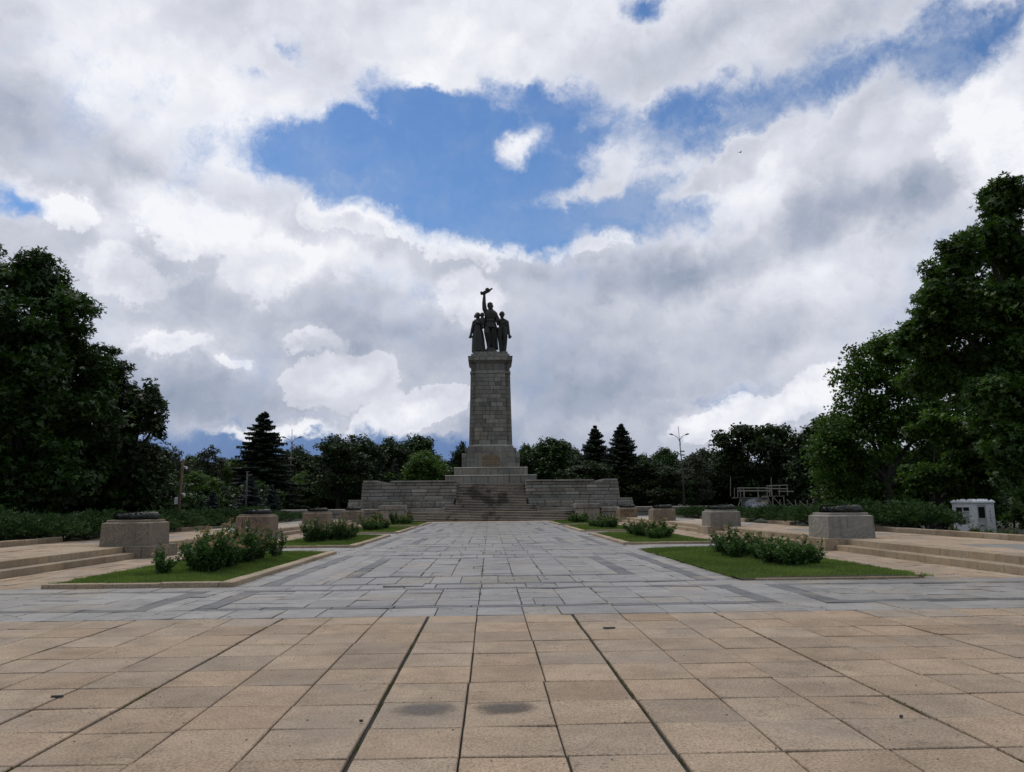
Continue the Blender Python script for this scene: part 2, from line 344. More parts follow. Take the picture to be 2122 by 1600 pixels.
JOINT = plain('joint_soil', (.022, .022, .015), 0.95, var=0.4, scale=5, bump=0.3)
BRONZE = plain('dark_bronze', (.024, .025, .018), 0.5, 0.3, 0.5, 2.2, 0.25)
WREATHM = plain('weathered_bronze', (.05, .058, .05), 0.5, 0.5, 0.45, 6, 0.3)
BARK = plain('bark', (.035, .030, .024), 0.95, var=0.5, scale=7, bump=0.6)
BARKL = plain('pale_bark', (.13, .12, .09), 0.9, var=0.6, scale=3, bump=0.4)
STEM = plain('green_stem', (.05, .065, .02), 0.8)
LF_A = leaf('plane_leaf', (.010, .026, .006), (.052, .105, .018), 0.22)
LF_R = leaf('lit_plane_leaf', (.015, .038, .008), (.085, .15, .028), 0.3)  # brighter copy of the plane leaf: the right tree's light put into its colour
LF_B = leaf('dark_leaf', (.012, .024, .008), (.042, .075, .018), 0.2)
LF_C = leaf('fresh_leaf', (.022, .052, .008), (.11, .19, .03), 0.3)
LF_D = leaf('grey_green_leaf', (.020, .028, .014), (.062, .078, .042), 0.2)
NEEDLE = leaf('needle', (.008, .018, .008), (.028, .046, .022), 0.05, 0.7)
BNEEDLE = leaf('blue_needle', (.018, .028, .024), (.07, .092, .08), 0.05, 0.7)
JUNI = leaf('juniper_needle', (.012, .035, .008), (.055, .11, .022), 0.1, 0.7)
ROSEL = leaf('rose_leaf', (.012, .035, .008), (.07, .15, .028), 0.25)
ROSEF = leaf('dry_rose', (.20, .12, .08), (.50, .36, .26), 0.3, 0.9)
GRASSM = leaf('grass_blade', (.048, .09, .018), (.20, .265, .07), 0.3, 0.7)
STEEL = plain('galvanised', (.23, .23, .22), 0.6, 0.3, 0.3, 3)
STEELW = plain('weathered_timber', (.22, .20, .165), 0.8, 0.0, 0.35, 4)
RUSTP = plain('brown_pole', (.13, .085, .055), 0.85, 0.0, 0.3, 4)
DARKP = plain('dark_pole', (.05, .048, .045), 0.7)
WHITEP = plain('white_paint', (.88, .88, .87), 0.6, 0, 0.16, 5, 0.08)
DIRTYW = plain('dirty_white_paint', (.56, .55, .52), 0.7, 0, 0.22, 4, 0.1)
GLASS = plain('dark_glass', (.02, .022, .02), 0.12)
PALEBOX = plain('pale_plastic', (.6, .6, .6), 0.5)

# ------------------------------------------------------------------ ground and paving
def gz(x, y):
    a = abs(x)
    if a < 17.3: z = -0.06 if a < 12.2 else -0.06+.3*(a > 12.5)
    else: z = 0.40 - 0.09*max(0, min(a-18.5, 12))
    if y > 79 and a > 12: z = max(z, 0.4)
    return z
def terrain():
    xs = [-600, -220, -120, -70, -45] + [-31+i*1.25 for i in range(11)] + [-17.3, -17.25, -12.6, -12.3, -12.0] + [-6, 0, 6]
    xs = xs + [-x for x in reversed(xs) if x < -6] ; xs = sorted(set(xs))
    ys = [-60, -20, 0, 12] + list(range(18, 150, 3)) + [170, 220, 320, 900]
    mb = MB(); vs = []
    for y in ys:
        for x in xs:
            z = gz(x, y)
            if abs(x) > 18: z += 0.05*math.sin(x*1.3+y*.7)
            if y > 78 and abs(x) < 26: z = -0.06 if y < 81.5 else 0.2
            vs.append((x, y, z))
    nx = len(xs); fs = [(j*nx+i, j*nx+i+1, (j+1)*nx+i+1, (j+1)*nx+i) for j in range(len(ys)-1) for i in range(nx-1)]
    mb.add(vs, fs); tag(mb.build('ground', GROUND, smooth=True), kind='structure')
terrain()
def slab(mb, x0, x1, y0, y1, z, t, gap=0.006, c=0.007, dz=0.003, h=0.03):
    dz *= 1.4; gap *= 1.15
    if x1-x0 < 0.05 or y1-y0 < 0.05: return
    a = [random.gauss(0, dz) for _ in range(4)]; j = lambda: random.uniform(-.002, .004)
    g0, g1, g2, g3 = gap+j(), gap+j(), gap+j(), gap+j()
    X0, X1, Y0, Y1 = x0+g0, x1-g1, y0+g2, y1-g3
    v = [(X0,Y0,z-h),(X1,Y0,z-h),(X1,Y1,z-h),(X0,Y1,z-h)]
    tp = [(X0,Y0),(X1,Y0),(X1,Y1),(X0,Y1)]; ins = [(c,c),(-c,c),(-c,-c),(c,-c)]
    v += [(p[0],p[1],z-c+a[i]) for i, p in enumerate(tp)]
    v += [(p[0]+ins[i][0],p[1]+ins[i][1],z+a[i]) for i, p in enumerate(tp)]
    mb.add(v, [(0,1,5,4),(1,2,6,5),(2,3,7,6),(3,0,4,7),(4,5,9,8),(5,6,10,9),(6,7,11,10),(7,4,8,11),(8,9,10,11)], t)
# joint bed under all paving
mb = MB(); mb.add([(-40, -25, -0.026), (40, -25, -0.026), (40, 12.36, -0.026), (-40, 12.36, -0.026)], [(0, 1, 2, 3)])
mb.add([(-12.2, 12.36, -0.026), (12.2, 12.36, -0.026), (12.2, 80.3, -0.026), (-12.2, 80.3, -0.026)], [(0, 1, 2, 3)])
tag(mb.build('path', JOINT), kind='structure')
# tan plaza: blocks of three by three slabs between wide joints
mb = MB()
bx0, pitch = -0.955, 2.225
for bi in range(-14, 14):
    xa = bx0+bi*pitch; xb = xa+pitch
    if xb < -30 or xa > 30: continue
    for bj in range(-6, 3):
        ya = 5.57+bj*2.235; yb = ya+2.235
        if bj == 2: yb = 12.34
        if bj == 2: ya = 5.57+2*2.235
        wj = 0.013
        xs_ = [xa+wj]+[xa+wj+(pitch-2*wj)*i/3+random.uniform(-.014, .014) for i in (1, 2)]+[xb-wj]
        for i in range(3):
            x_0, x_1 = xs_[i], xs_[i+1]
            ys = [ya+.004, ya+(yb-ya)*.335+random.uniform(-.035, .035), ya+(yb-ya)*.665+random.uniform(-.035, .035), yb-.004]
            for a, b in zip(ys[:-1], ys[1:]):
                t = tone(.90, 1.10, .035)
                if random.random() < .05: t = (t[0]*.88, t[1]*.93, t[2]*1.02)
                if random.random() < .2: t = tuple(q_*.9 for q_ in t)
                slab(mb, x_0, x_1, a, b, 0, t, dz=.0025)
tag(mb.build('tan_pavement', TAN), kind='structure')
# grey promenade
def gl():
    k = random.uniform(.9, 1.1)
    if random.random() < .10: return (k*1.0, k*.95, k*.86)
    if random.random() < .15: k *= .88
    return (k, k, k*1.01)
def gd(): k = random.uniform(.40, .52); return (k*.97, k, k*1.05)
mb = MB()
XJ = [-0.2+0.742*i for i in range(-20, 22)]
def fill(x0, x1, y0, y1, l0=.45, l1=1.25, tn=gl, xj=XJ, w=None):
    if w: cuts = [x0] + [x0+w*i for i in range(1, int((x1-x0)/w+.5))] + [x1]
    else: cuts = [x0]+[x for x in xj if x0+.12 < x < x1-.12]+[x1]
    for a, b in zip(cuts[:-1], cuts[1:]):
        y = y0
        while y < y1-.02:
            e = y+random.uniform(l0, l1)
            if y1-e < l0*.6: e = y1
            if random.random() < .12 and e-y > .8:
                m_ = a+(b-a)*random.uniform(.3, .7); slab(mb, a, m_, y, e, 0, tn(), dz=.004); slab(mb, m_, b, y, e, 0, tn(), dz=.004)
            else: slab(mb, a, b, y, e, 0, tn(), dz=.004)
            y = e
def fillx(x0, x1, y0, y1, l=1.3, tn=gl):       # one row running across
    x = x0
    while x < x1-.02:
        e = x+random.uniform(l*.7, l*1.3)
        if x1-e < .5: e = x1
        slab(mb, x, e, y0, y1, 0, tn(), dz=.003); x = e
def fillyrow(x0, x1, y0, y1, l=1.3, tn=gl):
    y = y0
    while y < y1-.02:
        e = min(y+random.uniform(l*.7, l*1.3), y1)
        if y1-e < .4: e = y1
        slab(mb, x0, x1, y, e, 0, tn(), dz=.003); y = e
def frame(x0, x1, y0, y1, w=.34, **k):
    fillx(x0, x1, y0, y0+w*.8, tn=gd); fillx(x0, x1, y1-w*.8, y1, tn=gd)
    fillyrow(x0, x0+w, y0+w*.8, y1-w*.8, tn=gd); fillyrow(x1-w, x1, y0+w*.8, y1-w*.8, tn=gd)
# front zone, y 12.36 - 17.1
XR = 14.5
fillx(-XR, XR, 12.36, 13.32, .78)
for (a, b) in ((-4.97, 4.97), (5.72, XR), (-XR, -5.72)):
    frame(a, b, 13.32, 16.35); fill(a+.34, b-.34, 13.59, 16.08, .5, .95)
fill(4.97, 5.72, 13.32, 16.35); fill(-5.72, -4.97, 13.32, 16.35)
fillx(-XR, XR, 16.35, 17.12, .8)
BEDY = [17.12, 32.3, 47.5, 62.7]; BEDL = 11.3; IN, OUT = 5.5, 9.55
for k, Y in enumerate(BEDY):
    e = Y+BEDL
    fill(-IN-.02, -4.95, Y, e); fill(4.95, IN+.02, Y, e)
    frame(-4.95, 4.95, Y, e-1.35)
    fillx(-4.95, 4.95, e-1.35, e, .76, gl)
    fill(-4.61, -3.5, Y+.27, e-1.62); fill(3.5, 4.61, Y+.27, e-1.62)
    fillx(-3.5, 3.5, Y+.27, Y+1.75, .75); fillx(-3.5, 3.5, e-3.0, e-1.62, .75)
    frame(-3.5, 3.5, Y+1.75, e-3.0); fill(-3.16, 3.16, Y+2.02, e-3.27, .5, 1.1)
    # cross zone between the beds
    y2 = BEDY[k+1] if k < 3 else 76.6
    fillx(-IN, IN, e, e+.75, .75); fillx(-4.95, 4.95, e+.75, e+1.0, tn=gd); fillx(-4.95, 4.95, y2-.95, y2-.7, tn=gd)
    fill(-IN, -4.95, e+.75, y2-.7); fill(4.95, IN, e+.75, y2-.7)
    if y2-e > 2.3: fill(-4.95, 4.95, e+1.0, y2-.95, .5, 1.2)
    fillx(-IN, IN, y2-.7, y2, .8)
    for s_ in (-1, 1):
        a, b = sorted((s_*IN, s_*OUT)); fill(a, b, e, y2, .6, 1.3)
for s_ in (-1, 1):
    a, b = sorted((s_*OUT, s_*(OUT+.38))); fillyrow(a, b, 17.12, 76.6, 1.2, gl)
# cracked slabs lifted by frost
slab(mb, -2.25, -1.4, 16.62, 17.0, .03, (1, 1, 1.01), dz=.01)
tag(mb.build('grey_pavement', GREY), kind='structure')
mb = MB()
for s_ in (-1, 1):                              # tan side paths
    w = (12.0-OUT-.38)/5
    for i in range(5):
        a, b = sorted((s_*(OUT+.38+w*i), s_*(OUT+.38+w*(i+1)))); y = 17.12-random.uniform(0, .6) if False else 17.12
        while y < 79.6:
            e = min(y+random.uniform(.8, 1.5), 79.6); slab(mb, a, b, y, e, 0, tone(.9, 1.18, .05), dz=.004); y = e
fillx_y = [76.6, 77.6, 78.6, 79.7]
for a, b in zip(fillx_y[:-1], fillx_y[1:]):
    x = -9.9
    while x < 9.9:
        e = min(x+random.uniform(.9, 1.2), 9.9); slab(mb, x, e, a, b, 0, tone(1.0, 1.3, .03)); x = e
tag(mb.build('side_pavement', TAN), kind='structure')

# dark wet patches that sit on the plaza
def patch(px, py, rx, ry, nm, lab):
    r = ray(px, py); t = -EYE/r.z; x0, y0 = r.x*t, r.y*t; m = MB(); n = 40
    v = [(x0, y0, .0065)]
    for i in range(n):
        a = 2*math.pi*i/n; k = 1.75
        v.append((x0+rx*k*math.cos(a), y0+ry*k*math.sin(a), .0065))
    m.add(v, [(0, i+1, (i+1) % n+1) for i in range(n)])
    pm_, q, b, out = mat_base('damp_patch'); p = wpos(q); d_ = q.vmath('MULTIPLY', q.vmath('SUBTRACT', p, (x0, y0, 0)), (1/rx, 1/ry, 0))
    d_ = q.vmath('ADD', d_, q.vmath('SCALE', q.vmath('SUBTRACT', q.noise(p, 4.5, 9, .82, 'Color'), (.5, .5, .5)), c=1.5))
    ln_ = q.n('ShaderNodeVectorMath', operation='LENGTH'); q.link(d_, ln_.inputs[0]); al = q.math('MULTIPLY', q.maprange(ln_.outputs['Value'], 1.05, .45), .80)
    sp_ = q.noise(p, 55, 3, .7); q.link(q.mix(1.0, (.085, .072, .06) if lab else (.12, .108, .098), q.ramp(sp_, [(.3, .5), (.7, 1.5)]), 'MULTIPLY'), b.inputs['Base Color']); b.inputs['Roughness'].default_value = .75; al = q.math('MULTIPLY', al, q.ramp(q.noise(p, 30, 5, .8), [(.35, .45), (.6, 1.0)]))
    q.link(al, b.inputs['Alpha'])
    return m.build(nm, pm_)
tag(patch(882, 1471, .29, .25, 'patch', 0), 'round grey damp patch on the tan plaza, left of a joint', 'pavement patch', 'damp patches on the plaza')
tag(patch(1045, 1469, .29, .22, 'patch', 1), 'dark stained patch on the tan plaza just right of the joint', 'pavement patch', 'damp patches on the plaza')

# terraces with two steps, on both sides
def terrace(s_):
    mb = MB()
    def bx(xa, xb, y0, y1, z0, z1, t, c=.012): a, b = sorted((s_*xa, s_*xb)); mb.box(a, b, y0, y1, z0, z1, t, c)
    y = 4.0
    while y < 79.4:
        e = min(y+random.uniform(.95, 1.35), 79.6); t = tone(.88, 1.12, .04)
        bx(12.0, 12.46, y+.006, e-.006, -.03, .19, t); y = e
    y = 4.3
    while y < 79.4:
        e = min(y+random.uniform(.95, 1.4), 79.6); t = tone(.88, 1.12, .04)
        bx(12.42, 12.95, y+.006, e-.006, .1, .385, t); y = e
    o = mb.build('steps', TANW); tag(o, kind='structure')
    mb = MB(); y = 4.0; rows = [12.95, 13.9, 14.85, 15.8, 16.75]
    while y < 79.4:
        e = min(y+1.0, 79.6)
        for i, (a, b) in enumerate(zip(rows[:-1], rows[1:])):
            pan = int(y/7.35) % 2 == 0 and i in (1, 2)
            t = tone(1.0, 1.25, .03)
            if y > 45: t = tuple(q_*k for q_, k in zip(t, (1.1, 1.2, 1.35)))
            if pan: t = (t[0]*.62, t[1]*.80, t[2]*1.05)
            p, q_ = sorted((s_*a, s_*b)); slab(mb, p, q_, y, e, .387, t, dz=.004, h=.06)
        y = e
    mb2 = MB(); a, b = sorted((s_*12.9, s_*17.0)); mb2.box(a, b, 4, 79.6, .2, .352)
    tag(mb2.build('terrace', JOINT), kind='structure')
    tag(mb.build('terrace_pavement', TAN), kind='structure')
    mb = MB(); y = 10.0
    while y < 78:
        e = y+random.uniform(1.0, 1.7)
        vis = (y < 31) or (43 < y < 46.5) or (s_ > 0 and 31 <= y < 33.5) or 51 < y < 54 or 60 < y < 62
        if vis: bx2 = sorted((s_*16.95, s_*17.3)); mb.box(bx2[0], bx2[1], y+.01, e-.01, .2, .385+.19+random.uniform(-.01, .01), tone(.85, 1.15, .04), .015)
        y = e
    tag(mb.build('terrace_kerb', TANW), kind='structure')
terrace(-1); terrace(1)
# bed kerbs
KERB = TANW
for s_ in (-1, 1):
    for k, Y in enumerate(BEDY):
        mb = MB(); e = Y+BEDL
        def kb(xa, xb, y0, y1, t): a, b = sorted((s_*xa, s_*xb)); mb.box(a, b, y0, y1, -.03, .10+random.uniform(-.012, .006), t, .012)
        y = Y
        while y < e-.1:
            e2 = min(y+random.uniform(1.0, 1.6), e)
            if not (s_ > 0 and k == 0): kb(IN, IN+.3, y+.006, e2-.006, tone(1.0, 1.25, .03))
            y = e2
        x = IN+.31
        while x < OUT-.05:
            x2 = min(x+random.uniform(.9, 1.5), OUT)
            if not (s_ > 0 and k == 0 and x < 8.9): kb(x+.004, x2-.004, Y, Y+.22, tone(.9, 1.15, .03))
            elif s_ > 0 and k == 0: a, b = sorted((s_*(x+.01), s_*(x2-.01))); mb.box(a, b, Y-.02, Y+.12, -.03, .03+random.uniform(-.01, .015), tone(.9, 1.2, .03), .012)
            if not (s_ > 0 and k == 0): kb(x+.004, x2-.004, e-.2, e, tone(.9, 1.15, .03))
            x = x2
        tag(mb.build('kerb', KERB), kind='structure')
        mb = MB(); xi = (IN+.02 if (s_ > 0 and k == 0) else IN+.28); a, b = sorted((s_*xi, s_*(OUT))); n = 14; m_ = 5
        vs = []
        for j in range(n+1):
            for i in range(m_+1):
                fx, fy = i/m_, j/n; edge = min(fx, 1-fx, fy*3, (1-fy)*3, .3)/.3
                oy = .0 if (s_ > 0 and k == 0) else .2; vs.append((a+(b-a)*fx, Y+oy+(e-Y-.2-oy)*fy, (.012 if (oy == 0 and j == 0) else .035)+.05*edge))
        mb.add(vs, [(j*(m_+1)+i, j*(m_+1)+i+1, (j+1)*(m_+1)+i+1, (j+1)*(m_+1)+i) for j in range(n) for i in range(m_)])
        tag(mb.build('bed_soil', SOIL, smooth=True), kind='structure')

# ------------------------------------------------------------------ leaf meshes (numpy)
def cards(P_, D_, N_, L_, W_, tint, fold=0.0, base=.35):
    """kite shaped leaves: P base point, D axis, N normal, L length, W half width -> verts, faces"""
    n = len(P_); S_ = np.cross(D_, N_); S_ /= np.linalg.norm(S_, axis=1, keepdims=True)+1e-9
    L_ = L_[:, None]; W_ = W_[:, None]
    v = np.empty((n, 4, 3), np.float32)
    v[:, 0] = P_; v[:, 1] = P_+D_*L_*base+S_*W_+N_*W_*fold; v[:, 2] = P_+D_*L_; v[:, 3] = P_+D_*L_*base-S_*W_+N_*W_*fold
    return v.reshape(-1, 3), tint.astype(np.float32)
def cards_object(name, parts, mat, parent=None):
    V = np.concatenate([p[0] for p in parts]); T = np.concatenate([p[1] for p in parts]); n = len(V)//4
    me = bpy.data.meshes.new(name); me.vertices.add(n*4); me.vertices.foreach_set('co', V.ravel())
    me.loops.add(n*4); me.loops.foreach_set('vertex_index', np.arange(n*4, dtype=np.int32))
    me.polygons.add(n); me.polygons.foreach_set('loop_start', np.arange(0, n*4, 4, dtype=np.int32)); me.polygons.foreach_set('loop_total', np.full(n, 4, np.int32))
    me.update(calc_edges=True)
    a = me.attributes.new('tint', 'FLOAT', 'FACE'); a.data.foreach_set('value', np.clip(T, 0, 1))
    return link_mesh(name, me, mat, parent)
def unit(a): return a/(np.linalg.norm(a, axis=-1, keepdims=True)+1e-9)
def rdirs(n): return unit(rng.normal(size=(n, 3)))
def crown_cards(lobes, n_clump, per, size, clump_r=(.5, 1.0), shell=.55, fan=1, flat=.7):
    """lobes: (centre xyz, radii xyz). leaves gathered in clumps which lie mostly near the lobe surfaces"""
    sub = []
    for c_, r_ in lobes:
        sub.append((c_, tuple(q_*.86 for q_ in r_)))
        for d_ in rdirs(7):
            if d_[2] < -.5: continue
            k_ = rng.uniform(.26, .46); sub.append((tuple(np.array(c_)+d_*np.array(r_)*rng.uniform(.78, 1.08)), tuple(np.array(r_)*k_)))
    lobes = sub
    vols = np.array([r[0]*r[1]*r[2] for _, r in lobes])**(2/3); pr = vols/vols.sum(); cl = []; ctr = []
    idx = rng.choice(len(lobes), n_clump, p=pr)
    d = rdirs(n_clump); rad = (shell+(1-shell)*rng.random(n_clump)**.6)
    cen = np.array([lobes[i][0] for i in idx]); rr = np.array([lobes[i][1] for i in idx])
    c = cen+d*rr*rad[:, None]*(1+.10*rng.normal(size=(n_clump, 1)))
    cr = rng.uniform(*clump_r, n_clump); ct = np.clip(rng.normal(.45, .22, n_clump), 0, 1)
    N = n_clump*per; ci = np.repeat(np.arange(n_clump), per)
    off = rdirs(N)*(rng.random((N, 1))**.45)*cr[ci][:, None]; off[:, 2] *= flat
    P_ = c[ci]+off
    out = unit(off+1e-4); Nn = unit(rdirs(N)*.8+np.array([0, 0, .75])+out*.35)
    Dd = unit(np.cross(Nn, rdirs(N))); L_ = size*rng.uniform(.7, 1.3, N)
    T = np.clip(ct[ci]*.65+rng.normal(.12, .16, N), 0, 1)
    parts = []
    if fan == 1: parts.append(cards(P_, Dd, Nn, L_, L_*.34, T, .25))
    else:
        S_ = np.cross(Nn, Dd)
        for a in (-1.0, 0.0, 1.0):
            D2 = unit(Dd*math.cos(a)+S_*math.sin(a)); parts.append(cards(P_, D2, Nn, L_*(1 if a == 0 else .82), L_*.2, T, .1, .5))
    return parts, c
def limb(mb, a, b, r0, r1, sag=0.0, n=5, sides=6, t=(1, 1, 1)):
    a, b = Vector(a), Vector(b); pts = []; rd = []
    L = (b-a).length
    for i in range(n+1):
        f = i/n; p = a.lerp(b, f); w = math.sin(f*math.pi)
        p += Vector((random.uniform(-1, 1), random.uniform(-1, 1), 0))*L*.035*w+Vector((0, 0, sag*w*L)); pts.append(p); rd.append(r0*(1-f)+r1*f)
    mb.tube(pts, rd, sides, t, cap=False)
def make_tree(name, base, lobes, n_clump, per, size, mat, trunk_r=.35, bark=None, fan=1, cr=(.5, 1.0), shell=.55, trunk_top=None, flat=.7, twigs=60):
    """base = world position; lobes in coordinates local to the base"""
    root = empty(name, base)
    parts, cl = crown_cards(lobes, n_clump, per, size, cr, shell, fan, flat)
    cards_object('crown', parts, mat, root)
    mb = MB(); zt = trunk_top or max(l[0][2] for l in lobes)*.9
    low = min(l[0][2]-l[1][2] for l in lobes); fork = Vector((random.uniform(-.3, .3), random.uniform(-.3, .3), max(1.5, zt*.3)))
    limb(mb, (0, 0, -.2), fork, trunk_r*1.25, trunk_r*.85, n=4, sides=9)
    heads = []
    for (c, r) in lobes:
        c = Vector(c); mid = fork.lerp(c, .55)+Vector((0, 0, .06*c.z)); limb(mb, fork, mid, trunk_r*.6, trunk_r*.32); limb(mb, mid, c, trunk_r*.32, trunk_r*.14); heads += [mid, c]
    for i in rng.choice(len(cl), min(twigs, len(cl)), replace=False):
        p = Vector(cl[i]); h = min(heads, key=lambda q: (q-p).length); limb(mb, h, p, trunk_r*.13, .02, sag=.05, n=3, sides=5)
    mb.build('trunk', bark or BARK, root, smooth=True)
    return root
def px_lobes(base, Y, lst, depth=None):
    """lobes measured as (px, py, rx, ry, dy) on the picture, given real positions at distance Y+dy"""
    out = []
    for (px, py, rx, ry, dy) in lst:
        c = at(px, py, Y+dy)-Vector(base); k = (Y+dy)/F
        out.append(((c.x, c.y, c.z), (rx*k, (rx+ry)*.5*k, ry*k)))
    return out
def tree_at(name, Y, px, lst, n_clump, per, size, mat, lab, cat='tree', grp=None, **k):
    b = at(px, 1050, Y); b.z = gz(b.x, Y)
    t = make_tree(name, b, px_lobes(b, Y, lst), n_clump, per, size, mat, **k)
    return tag(t, lab, cat, grp)

# ------------------------------------------------------------------ monument
AX = 0.15
def chamfer_slab(mb, x0, x1, y0, y1, z0, z1, l=1.5, t=None, c=.03):
    """coping made of stones side by side along x"""
    x = x0
    while x < x1-.02:
        e = x+random.uniform(l*.75, l*1.25)
        if x1-e < .5: e = x1
        mb.box(x+.006, e-.006, y0, y1, z0, z1, t or tone(.95, 1.2, .03), c); x = e
mon = tag(empty('stone_monument', (AX, 97, 0)), 'tall tapering grey granite column on stepped plinths with a carved inscription, bronze figures on top', 'monument')
def loc(x0, x1, y0, y1): return (x0, x1, y0-97, y1-97)
def mtone(): return tone(.74, 1.22, .04) if random.random() < .75 else tone(.6, .8, .03)
mb = MB()
a = loc(-5.4, 5.4, 91.5, 103); ashlar(mb, *a, 4.0, 5.02, 1.1, (1.0, 1.5), tn=lambda: tone(.85, 1.15)); mb.box(a[0]-.06, a[1]+.06, a[2]-.06, a[3]+.06, 5.02, 5.13, (1.5, 1.5, 1.5), .09)
tag(mb.build('lower_plinth', MON, mon))
mb = MB()
a = loc(-4.38, 4.38, 92.5, 102); ashlar(mb, *a, 5.13, 5.98, 1.1, (1.2, 2.4), tn=lambda: tone(.85, 1.2)); mb.box(a[0]-.05, a[1]+.05, a[2]-.05, a[3]+.05, 5.98, 6.09, (1.5, 1.5, 1.5), .09)
mb.build('upper_plinth', MON, mon)
mb = MB()
ashlar(mb, *loc(-3.52, 3.52, 94.3, 101), 6.09, 7.88, .6, (.9, 1.2), tn=mtone)
ashlar(mb, *loc(-2.92, 2.92, 94.0, 100.5), 6.09, 7.98, .63, (1.2, 1.6), tn=lambda: tone(.8, 1.15), sides='FLR')
mb.quadface((-1.95, -3.045, 6.1), (1.95, -3.045, 6.1), (1.95, -3.045, 7.9), (-1.95, -3.045, 7.9), .05, .0, .01, (1.05, 1.03, 1.0))
ashlar(mb, *loc(-3.15, 3.15, 94.25, 100.6), 7.98, 8.5, .6, (.7, 1.4), tx=.05, ty=.05, tn=mtone)
ashlar(mb, *loc(-2.8, 2.8, 94.1, 100.3), 7.98, 8.72, .75, (1.0, 2.0), tx=.05, ty=.05, tn=mtone, sides='FLR')
dm = MON.copy(); dm.name = 'monument_granite_washed'
q = G(dm.node_tree); pb = [n for n in dm.node_tree.nodes if n.type == 'BSDF_PRINCIPLED'][0]; src = pb.inputs['Base Color'].links[0].from_socket
pp = wpos(q); dd = q.vmath('MULTIPLY', q.vmath('SUBTRACT', pp, (AX+.05, 94, 6.85)), (0.78, .3, .98))
ln = q.vmath('LENGTH', q.vmath('ADD', dd, q.vmath('SCALE', q.vmath('SUBTRACT', q.noise(pp, 1.8, 5, .6, 'Color'), (.5, .5, .5)), c=.55)))
lo = [n for n in dm.node_tree.nodes if n.type == 'VECT_MATH' and n.operation == 'LENGTH'][0].outputs['Value']
q.link(q.mix(q.math('MULTIPLY', q.maprange(lo, 1.05, .80), .8), src, (.155, .105, .06)), pb.inputs['Base Color'])
mb.build('pedestal_block', dm, mon)
mb = MB()
T = 0.022
z0, z1 = 8.72, 17.85
mb.frustum(loc(-2.85, 2.85, 94.55, 100.5), loc(-2.62, 2.62, 94.75, 100.3), 8.5, 8.95, (1.3, 1.3, 1.3))
mb.frustum(loc(-2.25, 2.25, 94.2, 100.2), loc(-1.98, 1.98, 94.45, 100), 8.72, 8.97, (1.4, 1.4, 1.4))
ashlar(mb, *loc(-2.66, 2.66, 94.85, 100.0), 8.95, z1, .53, (.75, 1.1), tx=T, ty=T, tn=lambda: tone(.68, .95), d=.06, g_=.017)
ashlar(mb, *loc(-2.0, 2.0, 94.5, 99), 8.97, z1, .53, (.7, 1.7), tx=T*.9, ty=T, sides='FLR', tn=mtone, d=.06, g_=.017)
mb.build('shaft', MON, mon)
mb = MB(); k = T*(z1-8.95)
def ring(x, y, z0, z1, t, c=.0):  a_ = loc(-x, x, 97.4-y, 97.4+y); mb.box(*a_, z0, z1, t, c)
ring(2.66-k+.06, 2.62-k+.06, z1, z1+.28, (.95,)*3, .03)
mb.box(-2.0+k-.05, 2.0-k+.05, -2.5+k-.08, 2.0, z1, z1+.32, (1.1,)*3, .04)
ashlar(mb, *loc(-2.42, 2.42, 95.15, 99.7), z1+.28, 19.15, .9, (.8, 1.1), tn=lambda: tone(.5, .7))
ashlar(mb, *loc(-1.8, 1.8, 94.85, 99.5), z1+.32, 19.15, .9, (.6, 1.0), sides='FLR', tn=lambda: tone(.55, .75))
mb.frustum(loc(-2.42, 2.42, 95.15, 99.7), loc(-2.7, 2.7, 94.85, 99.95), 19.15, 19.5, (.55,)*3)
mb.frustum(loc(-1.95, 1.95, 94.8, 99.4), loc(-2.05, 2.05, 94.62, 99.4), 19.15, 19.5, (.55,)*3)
ashlar(mb, *loc(-2.76, 2.76, 94.8, 100.0), 19.5, 19.98, .5, (.8, 1.0), tn=lambda: tone(.8, 1.0))
ashlar(mb, *loc(-2.05, 2.05, 94.62, 99), 19.5, 19.93, .5, (.8, 1.0), sides='FLR', tn=lambda: tone(.95, 1.2))
mb.box(-2.8, 2.8, -2.25, 3.05, 19.98, 20.06, (1.0,)*3, .02)
ashlar(mb, *loc(-2.42, 2.42, 95.1, 99.7), 20.06, 20.38, .35, (.8, 1.0), tn=lambda: tone(.95, 1.15))
ashlar(mb, *loc(-2.2, 2.2, 95.3, 99.5), 20.38, 20.72, .35, (.8, 1.0), tn=lambda: tone(.95, 1.15))
mb.build('capital', MON, mon)
# incised inscription
INSC = plain('gilt_letters', (.36, .29, .17), .7)
def text_mesh(name, body, size, loc_, rot, mat, parent, extrude=.012, spacing=1.1):
    cu = bpy.data.curves.new(name, 'FONT'); cu.body = body; cu.size = size; cu.align_x = 'CENTER'; cu.extrude = extrude; cu.space_character = spacing; cu.offset = .002
    ob = bpy.data.objects.new(name, cu); col.objects.link(ob); bpy.context.view_layer.update()
    me = bpy.data.meshes.new_from_object(ob.evaluated_get(bpy.context.evaluated_depsgraph_get())); bpy.data.objects.remove(ob)
    me.transform(Matrix.Translation(loc_) @ rot)
    return me
rotx = Matrix.Rotation(R(90), 4, 'X')
for i, (s_, sz, z) in enumerate([("НА СЪВЕТСКАТА", .27, 7.42), ("АРМИЯ", .27, 7.12), ("ОСВОБОДИТЕЛКА", .27, 6.82), ("ОТ ПРИЗНАТЕЛНИЯ", .24, 6.52), ("БЪЛГАРСКИ НАРОД", .24, 6.22)]):
    link_mesh('inscription', text_mesh('t', s_, sz, Vector((.05, -3.05, z)), rotx, INSC, mon), INSC, mon)

